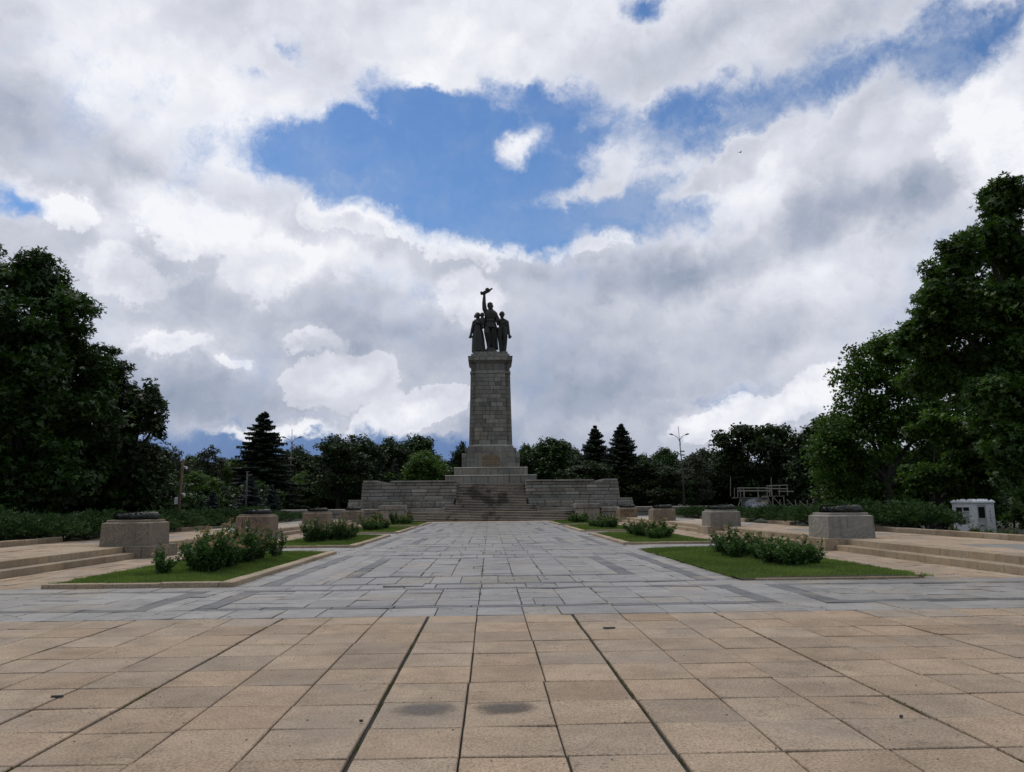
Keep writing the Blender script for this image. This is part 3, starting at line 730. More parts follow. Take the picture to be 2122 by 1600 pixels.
# wings beside the stair, on a rusticated socle
def wing(s_, lab):
    root = tag(empty('wing_wall', (AX+s_*9, 87, 0)), lab, 'wall', 'stepped granite walls flanking the grand stair')
    def lb(xa, xb, y0, y1): a, b = sorted((s_*xa, s_*xb)); return (a-s_*9, b-s_*9, y0-87, y1-87)
    mb = MB(); n = 5; h = (4.2-2.28)/n
    for i in range(n):
        st = .09*i; z = 2.28+h*i
        ashlar(mb, *lb(3.92, 14.45-st*.15, 87+st, 101), z, z+h, h, (1.1, 2.6), tn=lambda: tone(.70, 1.2, .05) if random.random() < .8 else tone(1.25, 1.6, .02), g_=.032, d=.09)
    mb.build('wall', WING, root)
    mb = MB()
    a = lb(3.9, 11.6 if s_ > 0 else 11.2, 87.2, 101); 
    ashlar(mb, *a, 4.2, 4.40, .2, (1.4, 2.6), tn=lambda: tone(.9, 1.3))
    a = lb(12.7, 14.3, 87.3, 101); ashlar(mb, *a, 4.2, 4.44, .24, (.8, 1.6), tn=lambda: tone(.9, 1.2))
    mb.build('coping', WING, root)
    mb = MB(); a = lb(4.12, 15.7, 85.95, 101)
    mb.box(*a, .9, 1.32, (.6, .6, .6))
    ashlar(mb, *a, 1.3, 2.08, .8, (1.4, 2.0), rough=.11, g_=.03, d=.06, tn=lambda: tone(.8, 1.15))
    a2 = lb(4.05, 15.66, 86.02, 101); ashlar(mb, *a2, 2.08, 2.24, .2, (1.6, 2.8), tn=lambda: tone(.7, 1.1)); mb.box(a2[0], a2[1], a2[2], a2[3], 2.242, 2.29, (1.2, 1.2, 1.15), .02)
    mb.build('rustic_base', WING, root)
    return root
wing(-1, 'stepped grey granite wall on a rustic base to the left of the grand stair')
wr = wing(1, 'stepped grey granite wall to the right of the grand stair, pale letters sprayed on its rustic base')
SPRAY = plain('faded_white_spray', (.29, .29, .275), .8, var=.3, scale=9)
def spray(strokes, sc, org, w, parent, mat=SPRAY, name='graffiti'):
    mb = MB()
    for st in strokes:
        pts = [Vector(org)+Vector((x*sc, 0, z*sc)) for x, z in st]
        for a_, b_ in zip(pts[:-1], pts[1:]): mb.tube([a_, b_], [w, w], 5)
    return mb.build(name, mat, parent)
LET = {'E': [[(1,0),(0,0),(0,1),(1,1)],[(0,.5),(.8,.5)]], 'X': [[(0,0),(1,1)],[(0,1),(1,0)]], 'Y': [[(0,1),(.5,.5),(1,1)],[(.5,.5),(.5,0)]],
       'U': [[(0,1),(.1,.1),(.5,0),(.9,.1),(1,1)]], 'V': [[(0,1),(.5,0),(1,1)]], 'I': [[(.5,0),(.5,1)]], 'T': [[(0,1),(1,1)],[(.5,1),(.5,0)]]}
x = 1.9
for ch in 'EXYIUVT':
    spray([[(a_*.7, b_) for a_, b_ in s_] for s_ in LET[ch]], .62, (x, -1.19, 1.38), .028, wr); x += .62
# platform and stair
mb = MB()
mb.box(AX-24.6, AX-8.8, 80.5, 101, .0, 1.25); mb.box(AX+8.8, AX+24.6, 80.5, 101, .0, 1.25)
mb.box(AX-8.8, AX-5.3, 83.8, 101, 0, 1.30); mb.box(AX+5.3, AX+8.8, 83.8, 101, 0, 1.30); mb.box(AX-4.1, AX+4.1, 91.2, 101, 0, 4.05)
tag(mb.build('platform', WING), kind='structure')
st = tag(empty('grand_staircase', (AX, 80, 0)), 'broad worn stone stair with dark moss climbing between the two granite walls to the column', 'staircase')
def flight(mb, hw, y, z, n, rise, run, l=(1.6, 2.6), back=.5):
    for i in range(n):
        x = -hw; ya = y+run*i-80; za = z+rise*i
        while x < hw-.02:
            e = x+random.uniform(*l)
            if hw-e < .7: e = hw
            dz = random.uniform(-.006, .006); t = tone(.85, 1.15, .05)
            mb.box(x+.008, e-.008, ya+.11, ya+run+back, za-.1, za+rise-.085, tuple(k_*.3 for k_ in t))  # riser tinted dark: shade under the nosing put into its colour
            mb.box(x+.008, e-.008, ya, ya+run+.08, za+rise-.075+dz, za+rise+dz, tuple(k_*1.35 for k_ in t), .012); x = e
    return y+run*n, z+rise*n
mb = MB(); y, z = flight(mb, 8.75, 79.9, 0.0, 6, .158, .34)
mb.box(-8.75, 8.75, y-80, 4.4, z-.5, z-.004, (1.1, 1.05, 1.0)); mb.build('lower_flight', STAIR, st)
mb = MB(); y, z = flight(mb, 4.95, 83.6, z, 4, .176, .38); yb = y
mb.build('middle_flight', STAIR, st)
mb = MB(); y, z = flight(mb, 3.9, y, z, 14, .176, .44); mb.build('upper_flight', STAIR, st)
for s_ in (-1, 1):
    mb = MB(); a_, b_ = sorted((s_*5.3, s_*8.75)); chamfer_slab(mb, a_, b_, 3.5, 4.2, .93, 1.32, 1.6)
    a_, b_ = sorted((s_*4.95, s_*5.3)); mb.box(a_, b_, 3.35, 5.2, .93, 1.40, tone(), .02); mb.build('cheek_wall', WING, st)
for s_, lab in ((-1, 'low coped stone wall left of the stair foot, broken off at its left end'), (1, 'low coped stone wall right of the stair foot, running off behind the junipers')):
    root = tag(empty('low_wall', (AX+s_*18, 80, 0)), lab, 'wall', 'low walls along the platform front'); mb = MB()
    a_, b_ = sorted((s_*11.3-s_*18, s_*24.85-s_*18))
    ashlar(mb, a_, b_, .12, .75, -.05, .84, .9, (1.2, 1.8), rough=.05, d=.06, g_=.02, tn=lambda: tone(.9, 1.25)); mb.build('wall', WING, root)
    mb = MB(); x = a_
    while x < b_-.05:
        e = min(x+random.uniform(1.6, 2.6), b_)
        if b_-e < .6: e = b_
        mb.quadface((x, 0, .86), (e, 0, .86), (e, .0, 1.24), (x, .0, 1.24), .08, .01, .012, tone(.8, 1.1))
        x = e
    mb.box(a_, b_, .06, .8, .85, 1.24, (.9, .9, .9)); mb.box(a_-.02, b_+.02, .0, .85, 1.244, 1.34, (1.35, 1.33, 1.3), .08)
    mb.build('coping', WING, root)
for s_, lab in ((-1, 'square stone pier with a coping at the left foot of the stair'), (1, 'square stone pier with a coping at the right foot of the stair')):
    root = tag(empty('stone_pier', (s_*10.02+.05, 79.6, 0)), lab, 'pier', 'piers at the stair foot'); mb = MB()
    ashlar(mb, -1.2, 1.2, .1, 2.3, 0, 1.22, 1.3, (.7, .9), tx=.02, ty=.02, tn=lambda: tone(1.0, 1.35)); mb.build('pier_body', WING, root)
    mb = MB(); ashlar(mb, -1.32, 1.32, 0, 2.4, 1.22, 1.62, .5, (1.1, 1.5), tn=lambda: tone(.8, 1.05)); mb.box(-1.28, 1.28, .04, 2.36, 1.622, 1.7, (1.1, 1.1, 1.1), .05); mb.build('coping', WING, root)

# ------------------------------------------------------------------ pedestals with bronze wreaths
def wreath_mesh():
    P_, D_, N_, L_, W_ = [], [], [], [], []
    Rr, r = .58, .105; n = 1500
    th = rng.random(n)*2*np.pi; ph = rng.random(n)*2*np.pi
    rad = np.stack([np.cos(th), np.sin(th), 0*th], 1); tan_ = np.stack([-np.sin(th), np.cos(th), 0*th], 1); up = np.array([0, 0, 1.0])
    nn = rad*np.cos(ph)[:, None]+up*np.sin(ph)[:, None]
    p = rad*Rr+nn*r+np.array([0, 0, .115]); d = unit(tan_+nn*.35+rng.normal(size=(n, 3))*.25)
    return cards(p, d, unit(nn), np.full(n, .10), np.full(n, .026), rng.random(n), .35)
wparts = wreath_mesh()
def make_wreath(x, y, z, lab):
    root = tag(empty('bronze_wreath', (x, y, z), random.uniform(0, 6)), lab, 'wreath', 'bronze wreaths on the pedestals')
    mb = MB(); mb.tube([(.58*math.cos(a_), .58*math.sin(a_), .115) for a_ in [2*math.pi*i/40 for i in range(41)]], [.1]*41, 10, cap=False)
    mb.build('ring', WREATHM, root, smooth=True); cards_object('leaves', [wparts], WREATHM, root)
    return root
NTH = ['first', 'second', 'third', 'fourth', 'fifth', 'sixth', 'seventh', 'eighth', 'ninth', 'tenth', 'eleventh', 'twelfth', 'thirteenth', 'fourteenth', 'fifteenth', 'sixteenth', 'seventeenth', 'eighteenth', 'nineteenth', 'twentieth', 'twenty-first', 'twenty-second']
side_lab = {-1: 'left', 1: 'right'}; ordn = ['nearest', 'second', 'third', 'farthest']
extra = {(-1, 0): 'brown block pedestal, large and veined, nearest on the left', (-1, 1): 'brown block pedestal scrawled with dark graffiti, second on the left', (-1, 2): 'dull brown block pedestal, third on the left behind rose bushes', (-1, 3): 'small far brown block pedestal on the left, before the stair pier',
         (1, 0): 'pale grey block pedestal, largest and nearest on the right', (1, 1): 'grey block pedestal, second on the right between two flights of steps', (1, 2): 'grey brown block pedestal, third on the right', (1, 3): 'tan block pedestal with brown scrawl on its face, farthest on the right'}
wex = {(-1, 0): 'dark bronze wreath lying on the large brown pedestal nearest on the left', (-1, 1): 'dark bronze wreath on the graffiti scrawled brown pedestal', (-1, 2): 'dark bronze wreath on the third pedestal on the left', (-1, 3): 'thin dark bronze wreath on the farthest pedestal on the left',
       (1, 0): 'grey weathered bronze wreath on the pale pedestal nearest on the right', (1, 1): 'grey topped bronze wreath on the second pedestal on the right', (1, 2): 'dark bronze wreath on the third pedestal on the right', (1, 3): 'thin dark bronze wreath on the tan scrawled pedestal at far right'}
PEDY = [27.1, 41.7, 56.4, 71.1]
def rough_block(mb, b, tp, z0, z1, t, amp=.012):
    """hammered stone block: subdivided faces with slight unevenness"""
    c = [Vector((b[0], b[2], z0)), Vector((b[1], b[2], z0)), Vector((b[1], b[3], z0)), Vector((b[0], b[3], z0)), Vector((tp[0], tp[2], z1)), Vector((tp[1], tp[2], z1)), Vector((tp[1], tp[3], z1)), Vector((tp[0], tp[3], z1))]
    for (i, j, k, l) in ((0, 1, 5, 4), (1, 2, 6, 5), (2, 3, 7, 6), (3, 0, 4, 7), (4, 5, 6, 7)):
        A, B, C_, D_ = c[i], c[j], c[k], c[l]; n = (B-A).cross(D_-A).normalized(); nx, ny = 16, 9; vs = []
        for v in range(ny+1):
            for u in range(nx+1):
                x, y = u/nx, v/ny; q_ = A*(1-x)*(1-y)+B*x*(1-y)+C_*x*y+D_*(1-x)*y
                e = min(x, 1-x, y, 1-y)
                vs.append(q_+(n*random.uniform(-amp, amp*.4) if e > 0 else Vector((0, 0, 0))))
        mb.add(vs, [(v*(nx+1)+u, v*(nx+1)+u+1, (v+1)*(nx+1)+u+1, (v+1)*(nx+1)+u) for v in range(ny) for u in range(nx)], t)
for s_ in (-1, 1):
    for k, Y in enumerate(PEDY):
        m = (PEDB if s_ < 0 else PEDG) if not (s_ > 0 and k >= 2) else PEDB
        x0 = 11.62 if s_ < 0 else 11.84; x1 = x0+1.66
        if s_ < 0 and k: x1 = x0+1.82
        xc = s_*(x0+x1)/2; hw = (x1-x0)/2; dp = 1.7
        root = tag(empty('stone_pedestal', (xc, Y, 0)), extra[(s_, k)], 'pedestal', 'wreath pedestals along the terraces')
        mb = MB(); ashlar(mb, -hw-.2, hw+.0 if s_ > 0 else hw+.2, -.12, dp+.3, -.03, .38, .5, (.4, .75), tn=lambda: tone(.9, 1.15), g_=.008, d=.02)
        mb.box(-hw-.2, hw+.2, -.12, dp+.3, .378, .40, (1.2, 1.2, 1.2), .01); mb.build('base_course', TANW if s_ > 0 else PEDB, root)
        mb = MB(); tt = {(-1, 0): (1., 1., 1.), (-1, 1): (.98, .9, .84), (1, 0): (1.05, 1.05, 1.05), (1, 3): (1.15, .98, .8), (1, 2): (1.15, 1.1, 1.02)}.get((s_, k), (1, .97, .93))
        rough_block(mb, (-hw, hw, 0, dp), (-hw+.02, hw-.02, .02, dp-.02), .40, 1.17, tt); mb.build('block', m, root)
        mb = MB(); mb.frustum((-hw+.02, hw-.02, .02, dp-.02), (-hw+.10, hw-.10, .10, dp-.10), 1.17, 1.20, (1.25, 1.22, 1.18))
        mb.box(-hw+.13, hw-.13, .13, dp-.13, 1.202, 1.285, (1.15, 1.1, 1.05), .02); mb.build('cap_slab', m, root)
        make_wreath(xc+(.05 if s_ > 0 else .0), Y+dp/2, 1.287, wex[(s_, k)])
        DG = plain('dark_scrawl', (.06, .045, .04), .9)
        if (s_, k) == (-1, 1):
            spray([[(0,1),(.05,.0),(.1,.5)],[(.25,1),(.2,.1)],[(.2,.6),(.5,.6)],[(.5,.1),(.62,1.1),(.8,.1)],[(.55,.5),(.75,.5)],[(.95,.9),(1.15,1),(1.1,.6),(.9,.55)],[(1.35,.0),(1.3,.9),(1.6,.3)],[(1.6,.9),(1.75,.2)],[(-.1,.25),(.4,.15)],[(.9,.2),(1.2,.05)]], .55, (-.55, -.005+.02, .55), .013, root, DG)
        if (s_, k) == (1, 3):
            spray([[(0.3,.9),(0,.8),(0,.4),(.3,.3)],[(.45,.3),(.55,.9),(.7,.3)],[(.5,.5),(.65,.5)],[(.8,.9),(1.1,.9)],[(.95,.9),(.95,.3)],[(1.2,.3),(1.2,.9),(1.5,.6),(1.25,.55)],[(1.65,.6),(1.8,.9),(2.0,.6),(1.8,.3),(1.65,.6)],[(2.15,.3),(2.15,.9),(2.4,.3),(2.4,.9)],[(.5,-.3),(.6,.1),(.75,-.3),(.9,.1),(1.0,-.3)],[(1.15,-.3),(1.3,.1),(1.45,-.3)]], .45, (-.6, .012, .72), .018, root, DG)

# ------------------------------------------------------------------ bronze group
def loft(mb, secs, n=20, folds=0, famp=0.0, ph=0.0):
    """secs: (z, cx, cy, rx, ry[, foldscale])"""
    vs = []; fs = []
    for s_ in secs:
        z, cx_, cy_, rx, ry = s_[:5]; fa = famp*(s_[5] if len(s_) > 5 else 1)
        for k in range(n):
            a_ = 2*math.pi*k/n; w = 1+fa*math.cos(folds*a_+ph) if folds else 1
            vs.append((cx_+rx*w*math.cos(a_), cy_+ry*w*math.sin(a_), z))
    for i in range(len(secs)-1):
        for k in range(n): fs.append((i*n+k, i*n+(k+1) % n, (i+1)*n+(k+1) % n, (i+1)*n+k))
    fs.append(tuple(reversed(range(n)))); fs.append(tuple(range((len(secs)-1)*n, len(secs)*n))); mb.add(vs, fs)
def ball(mb, c, r, n=14, m=9):
    secs = []
    for i in range(m+1):
        a_ = math.pi*(i+.02)/(m+.04); secs.append((c[2]-r[2]*math.cos(a_), c[0], c[1], max(r[0]*math.sin(a_), .001), max(r[1]*math.sin(a_), .001)))
    loft(mb, secs, n)
def arm(mb, pts, rads): mb.tube(pts, rads, 12)
def hand(mb, p, d, s=1.0, curl=.4):
    p = Vector(p); d = Vector(d).normalized(); side = d.cross(Vector((0, 1, 0))).normalized() if abs(d.y) < .9 else Vector((1, 0, 0)); f = d.cross(side)
    mb.tube([p, p+d*.30*s], [.12*s, .15*s], 8)
    for i in range(4):
        b = p+d*.28*s+side*(i-1.5)*.085*s; l = (.22, .27, .25, .19)[i]*s
        mb.tube([b, b+d*l*.55+f*l*curl*.2, b+d*l*.85+f*l*curl], [.05*s, .046*s, .038*s], 6)
    mb.tube([p+d*.1*s+side*.12*s, p+d*.22*s+side*.24*s, p+d*.36*s+side*.22*s], [.055*s, .05*s, .04*s], 6)
def head(mb, c, r, yaw=0.0, tilt=0.0):
    """r = half head height; face towards -Y"""
    m2 = MB(); ball(m2, (0, 0, .10*r), (.76*r, .86*r, .90*r)); ball(m2, (0, -.10*r, -.36*r), (.60*r, .68*r, .66*r)); m2.tube([(0, .05*r, -.5*r), (0, .1*r, -1.5*r)], [.42*r, .5*r], 10)
    m2.tube([(0, -.70*r, .18*r), (0, -.98*r, -.16*r), (0, -.72*r, -.24*r)], [.07*r, .13*r, .08*r], 6)
    ball(m2, (0, -.66*r, .30*r), (.50*r, .16*r, .10*r)); ball(m2, (0, -.68*r, -.45*r), (.22*r, .12*r, .08*r)); ball(m2, (0, -.62*r, -.80*r), (.24*r, .2*r, .16*r))
    for sx in (-1, 1): ball(m2, (sx*.78*r, 0, 0), (.09*r, .17*r, .24*r)); ball(m2, (sx*.26*r, -.70*r, .10*r), (.11*r, .08*r, .07*r))
    Mx = Matrix.Translation(Vector(c)) @ Matrix.Rotation(yaw, 4, 'Z') @ Matrix.Rotation(tilt, 4, 'X')
    mb.add([Mx @ Vector(v) for v in m2.v], m2.f)
def body(name, mb, parent, vox=.055, sm=2, mat=None, infl=.045):
    me = bpy.data.meshes.new('tmp'); me.from_pydata(mb.v, [], mb.f); ob = bpy.data.objects.new('tmp', me); col.objects.link(ob)
    md = ob.modifiers.new('r', 'REMESH'); md.mode = 'VOXEL'; md.voxel_size = vox
    dp_ = ob.modifiers.new('d', 'DISPLACE'); dp_.strength = infl; dp_.mid_level = 0.0
    if sm: m3 = ob.modifiers.new('s', 'SMOOTH'); m3.factor = .5; m3.iterations = sm
    bpy.context.view_layer.update(); out = bpy.data.meshes.new_from_object(ob.evaluated_get(bpy.context.evaluated_depsgraph_get())); bpy.data.objects.remove(ob)
    out.name = name; out.polygons.foreach_set('use_smooth', [True]*len(out.polygons))
    return link_mesh(name, out, mat or BRONZE, parent)
grp = tag(empty('bronze_statue', (0.1, 97.2, 20.72)), 'dark bronze group on the column, soldier raising a gun between a woman and a man', 'statue')
def S(zx, zy, y=0.0): return (((zx-908)*.0077)-.0, y, (1330-zy)*.00798+.45)
# rock under the soldier
mb = MB(); loft(mb, [(-.05, .12, 0, 1.0, .9), (.15, .12, 0, .95, .85), (.4, .1, 0, .72, .7), (.75, .05, 0, .45, .5), (.85, .05, 0, .25, .3)], 24, 5, .08); body('rock_base', mb, grp, .06, 1)
# soldier: tunic, breeches, boots
mb = MB()
zb = .85; X = lambda zx: (zx-908)*.0077
def sec(zy, a_, b_, y=0.0, ry=None, f=1.0): w = (b_-a_)/2*.0077; return ((1330-zy)*.00798, X((a_+b_)/2), y, w, ry or w*.55, f)
loft(mb, [sec(900, 806, 1026, 0, .62), sec(880, 808, 1024, 0, .60), sec(830, 826, 1010, 0, .5), sec(785, 832, 1000, 0, .45), sec(720, 824, 1014, -.02, .50), sec(660, 826, 1022, 0, .52), sec(625, 845, 1006, 0, .42), sec(605, 880, 970, 0, .28), sec(560, 893, 950, 0, .2)], 24, 9, .02)
loft(mb, [sec(800, 826, 1008, 0, .53), sec(775, 826, 1008, 0, .53)], 20)
arm(mb, [(X(858), 0, (1330-650)*.00798), (X(822), -.03, (1330-580)*.00798), (X(815), -.06, (1330-480)*.00798), (X(820), -.1, (1330-350)*.00798)], [.30, .27, .21, .12])
hand(mb, (X(821), -.1, (1330-355)*.00798), (.1, 0, 1), 1.0, .9)
arm(mb, [(X(995), 0, (1330-655)*.00798), (X(1030), -.05, (1330-730)*.00798), (X(1075), -.25, (1330-800)*.00798), (X(1110), -.3, (1330-770)*.00798)], [.27, .22, .19, .13])
hand(mb, (X(1105), -.3, (1330-768)*.00798), (1, -.1, .25), .7, .6)
arm(mb, [(X(865), -.1, (1330-890)*.00798), (X(860), -.45, (1330-990)*.00798), (X(885), -.15, (1330-1150)*.00798), (X(893), -.2, (1330-1270)*.00798)], [.40, .33, .23, .15])
arm(mb, [(X(893), -.15, (1330-1262)*.00798), (X(893), -.55, (1330-1285)*.00798)], [.16, .11])
arm(mb, [(X(960), 0, (1330-890)*.00798), (X(962), .05, (1330-1040)*.00798), (X(965), .15, (1330-1180)*.00798), (X(965), .1, (1330-1275)*.00798)], [.38, .30, .22, .15])
arm(mb, [(X(965), .1, (1330-1270)*.00798), (X(975), -.3, (1330-1290)*.00798)], [.16, .11])
head(mb, (X(920), -.02, (1330-540)*.00798), .44, .15, -.12)
# greatcoat hanging behind
loft(mb, [sec(870, 880, 1030, .30, .30), sec(1000, 900, 1032, .35, .28), sec(1120, 905, 1036, .4, .28), sec(1246, 850, 1045, .45, .3)], 24, 7, .07)
ball(mb, (X(1005), -.2, (1330-730)*.00798), (.12, .1, .16))
sol = body('soldier_figure', mb, grp, .05)
mb = MB(); c = (X(918), -.02, (1330-505)*.00798); ball(mb, (c[0]-.02, .02, c[2]-.02), (.33, .38, .27)); body('cap', mb, sol, .04, 1)
mb = MB(); zz = lambda zy: (1330-zy)*.00798
mb.tube([(X(765), -.12, zz(322)), (X(800), -.12, zz(325)), (X(830), -.12, zz(318))], [.21, .18, .12], 8)
mb.tube([(X(820), -.12, zz(322)), (X(890), -.12, zz(290)), (X(915), -.12, zz(270))], [.14, .14, .12], 8)
mb.tube([(X(905), -.12, zz(275)), (X(952), -.12, zz(244))], [.085, .08], 8)
ball(mb, (X(871), -.14, zz(268)), (.25, .15, .25)); mb.tube([(X(760), -.12, zz(303)), (X(770), -.12, zz(345))], [.06, .06], 6)
body('submachine_gun', mb, sol, .035, 1)
# woman with a child on her arm
mb = MB()
loft(mb, [sec(1300, 612, 832, -.1, .75, 1.2), sec(1200, 614, 822, -.08, .68, 1), sec(1080, 618, 812, -.05, .6, .8), sec(980, 632, 796, 0, .5, .6), sec(900, 652, 775, 0, .36, .2), sec(870, 650, 770, 0, .34, 0), sec(800, 636, 790, 0, .38, 0), sec(770, 648, 778, 0, .3, 0), sec(745, 690, 740, 0, .17, 0), sec(720, 695, 732, 0, .15, 0)], 40, 13, .055)
arm(mb, [(X(655), 0, zz(790)), (X(632), .02, zz(860)), (X(612), .0, zz(940)), (X(592), -.08, zz(1020))], [.22, .18, .15, .10]); hand(mb, (X(592), -.08, zz(1015)), (-.25, -.1, -1), .95, .5)
arm(mb, [(X(765), 0, zz(790)), (X(790), -.15, zz(850)), (X(735), -.42, zz(830)), (X(715), -.45, zz(815))], [.22, .19, .15, .1]); hand(mb, (X(725), -.44, zz(822)), (-1, 0, .2), .55, .6)
arm(mb, [(X(700), .0, zz(1290)), (X(700), -.02, zz(1336))], [.13, .1]); arm(mb, [(X(700), -.0, zz(1330)), (X(698), -.35, zz(1335))], [.12, .08])
arm(mb, [(X(745), -.1, zz(1290)), (X(748), -.2, zz(1320))], [.13, .1]); arm(mb, [(X(748), -.15, zz(1320)), (X(750), -.5, zz(1328))], [.12, .08])
head(mb, (X(708), -.05, zz(697)), .37, -.25, -.1)
wom = body('woman_figure', mb, grp, .05)
mb = MB(); ball(mb, (X(706), .04, zz(682)), (.31, .35, .32)); mb.tube([(X(680), .2, zz(680)), (X(662), .3, zz(700)), (X(662), .3, zz(722))], [.16, .14, .06], 8); body('headscarf', mb, wom, .045, 1)
mb = MB(); head(mb, (X(783), -.25, zz(692)), .31, .3); loft(mb, [sec(860, 760, 825, -.3, .26), sec(800, 752, 822, -.28, .27), sec(745, 760, 816, -.25, .2), sec(720, 775, 800, -.25, .1)], 14)
arm(mb, [(X(812), -.25, zz(750)), (X(828), -.3, zz(790))], [.1, .08]); arm(mb, [(X(775), -.3, zz(850)), (X(790), -.5, zz(890)), (X(790), -.5, zz(925))], [.13, .1, .07]); arm(mb, [(X(764), -.3, zz(750)), (X(748), -.38, zz(790))], [.1, .07])
body('child_figure', mb, wom, .04)
# man in shirt and trousers
mb = MB()
loft(mb, [sec(905, 1055, 1196, 0, .38), sec(880, 1066, 1190, 0, .36), sec(820, 1056, 1204, 0, .42), sec(785, 1058, 1214, 0, .36), sec(765, 1080, 1185, 0, .26), sec(740, 1096, 1136, 0, .17), sec(715, 1098, 1134, 0, .16)], 24, 8, .02)
arm(mb, [(X(1195), 0, zz(790)), (X(1210), .02, zz(870)), (X(1222), .0, zz(950)), (X(1236), -.06, zz(1030))], [.22, .18, .145, .09]); hand(mb, (X(1235), -.05, zz(1020)), (.12, -.1, -1), .95, .7)
arm(mb, [(X(1075), 0, zz(790)), (X(1046), -.12, zz(840)), (X(1030), -.3, zz(790)), (X(1035), -.35, zz(740))], [.2, .17, .15, .1]); hand(mb, (X(1035), -.35, zz(745)), (.1, 0, 1), .55, .8)
arm(mb, [(X(1085), 0, zz(900)), (X(1080), -.08, zz(1050)), (X(1092), -.02, zz(1180)), (X(1100), 0, zz(1335))], [.36, .29, .24, .19])
arm(mb, [(X(1160), 0, zz(900)), (X(1165), -.1, zz(1050)), (X(1160), -.02, zz(1180)), (X(1146), -.1, zz(1335))], [.36, .28, .23, .18])
arm(mb, [(X(1100), 0, zz(1330)), (X(1090), -.5, zz(1344))], [.15, .1]); arm(mb, [(X(1146), -.1, zz(1330)), (X(1152), -.58, zz(1344))], [.15, .1])
head(mb, (X(1115), -.02, zz(676)), .40, .1)
man = body('man_figure', mb, grp, .05)
mb = MB(); ball(mb, (X(1114), .05, zz(668)), (.31, .34, .30)); body('hair', mb, man, .045, 1)
for o_ in (sol, wom, man): o_.location.z += 0.02

# ------------------------------------------------------------------ poles, kiosk, ramp
def lamp(px, Y, top, base, lab, lean=0.0, m=RUSTP):
    b = at(px, 1050, Y); b.z = gz(b.x, Y); h = at(px, top, Y).z-b.z
    root = tag(empty('street_lamp', b), lab, 'street lamp', 'tall twin headed lamps behind the platform')
    mb = MB(); mb.tube([(0, 0, -.2), (0, 0, h*.45), (lean*.7, 0, h*.8)], [.10, .08, .06], 10); mb.build('pole', m, root, True)
    mb = MB(); mb.bar((lean*.7, 0, h*.8), (lean, 0, h), .035); 
    for s_ in (-1, 1):
        c0 = Vector((lean*.8, 0, h*.83)); mb.tube([c0, c0+Vector((s_*.25, 0, .5)), c0+Vector((s_*.75, 0, .78))], [.035, .035, .03], 6)
    mb.tube([(lean*.7+.05, 0, h*.78), (lean*.85+.05, 0, h*.86)], [.08, .08], 6); mb.build('arm', STEEL, root)
    for s_ in (-1, 1):
        mb = MB(); c0 = Vector((lean*.8, 0, h*.83))+Vector((s_*.7, 0, .76)); mb.tube([c0, c0+Vector((s_*.3, 0, .10)), c0+Vector((s_*.55, 0, .14))], [.05, .11, .05], 8); mb.build('lamp_head', STEEL, root, True)
    for i, dz in enumerate((0, .45)):
        mb = MB(); mb.box(-.28, .28, -.25, .0, h*.66+dz-.0, h*.66+dz+.16, (1, 1, 1), .03); mb.build('floodlight', STEEL, root)
        if not lean: break
lamp(600, 95, 890, 1055, 'tall brown twin headed lamp left of the monument, beside the big spruce')
lamp(1418, 95, 884, 1040, 'leaning twin headed lamp right of the monument with floodlights halfway up', -.32, DARKP)
# plain dark post
b = at(509, 1050, 62); b.z = gz(b.x, 62)
root = tag(empty('wooden_post', b), 'thin dark post in front of the small blue spruces', 'post'); h = at(509, 978, 62).z-b.z
mb = MB(); mb.tube([(0, 0, -.2), (0.03, 0, h)], [.08, .06], 8); mb.build('pole', DARKP, root, True); mb = MB(); mb.bar((-.15, 0, h), (.2, 0, h+.02), .04); mb.build('bracket', DARKP, root)
b = at(370, 1060, 50); b.z = gz(b.x, 50)
root = tag(empty('camera_pole', b), 'brown wooden pole with small white surveillance cameras and a pale box, at the left', 'pole')
H = at(372, 952, 50).z-b.z; mb = MB(); mb.tube([(0, 0, -.2), (.02, 0, H*.5), (.12, 0, H)], [.11, .095, .08], 10); mb.build('pole', RUSTP, root, True)
for (zz_, dx) in ((H*.88, .25), (H*.50, .2)):
    mb = MB(); mb.bar((.1, 0, zz_+.02), (dx, -.1, zz_+.02), .02); mb.tube([(dx-.02, -.05, zz_+.02), (dx+.22, -.25, zz_-.03)], [.075, .085], 8); mb.build('security_camera', PALEBOX, root)
mb = MB(); mb.box(-.22, -.06, -.2, -.02, H*.36, H*.36+.42, (1, 1, 1), .03); mb.build('junction_box', PALEBOX, root)

# kiosk
KY = 55.0; b = at(2017, 1060, KY); b.z = gz(b.x, KY)-.02; kz = at(2016, 1034, KY).z-b.z
print('kiosk', b, kz)
kio = tag(empty('guard_kiosk', (b.x, KY, b.z), R(-77)), 'white painted wooden guard kiosk standing under the trees at the right edge', 'kiosk')
KW = .88; kh = kz-.28
def wallp(mb, x0, x1, z0, z1, y, th=.06, t=(1, 1, 1)): mb.box(x0, x1, y, y+th, z0, z1, t, 0)
mb = MB()
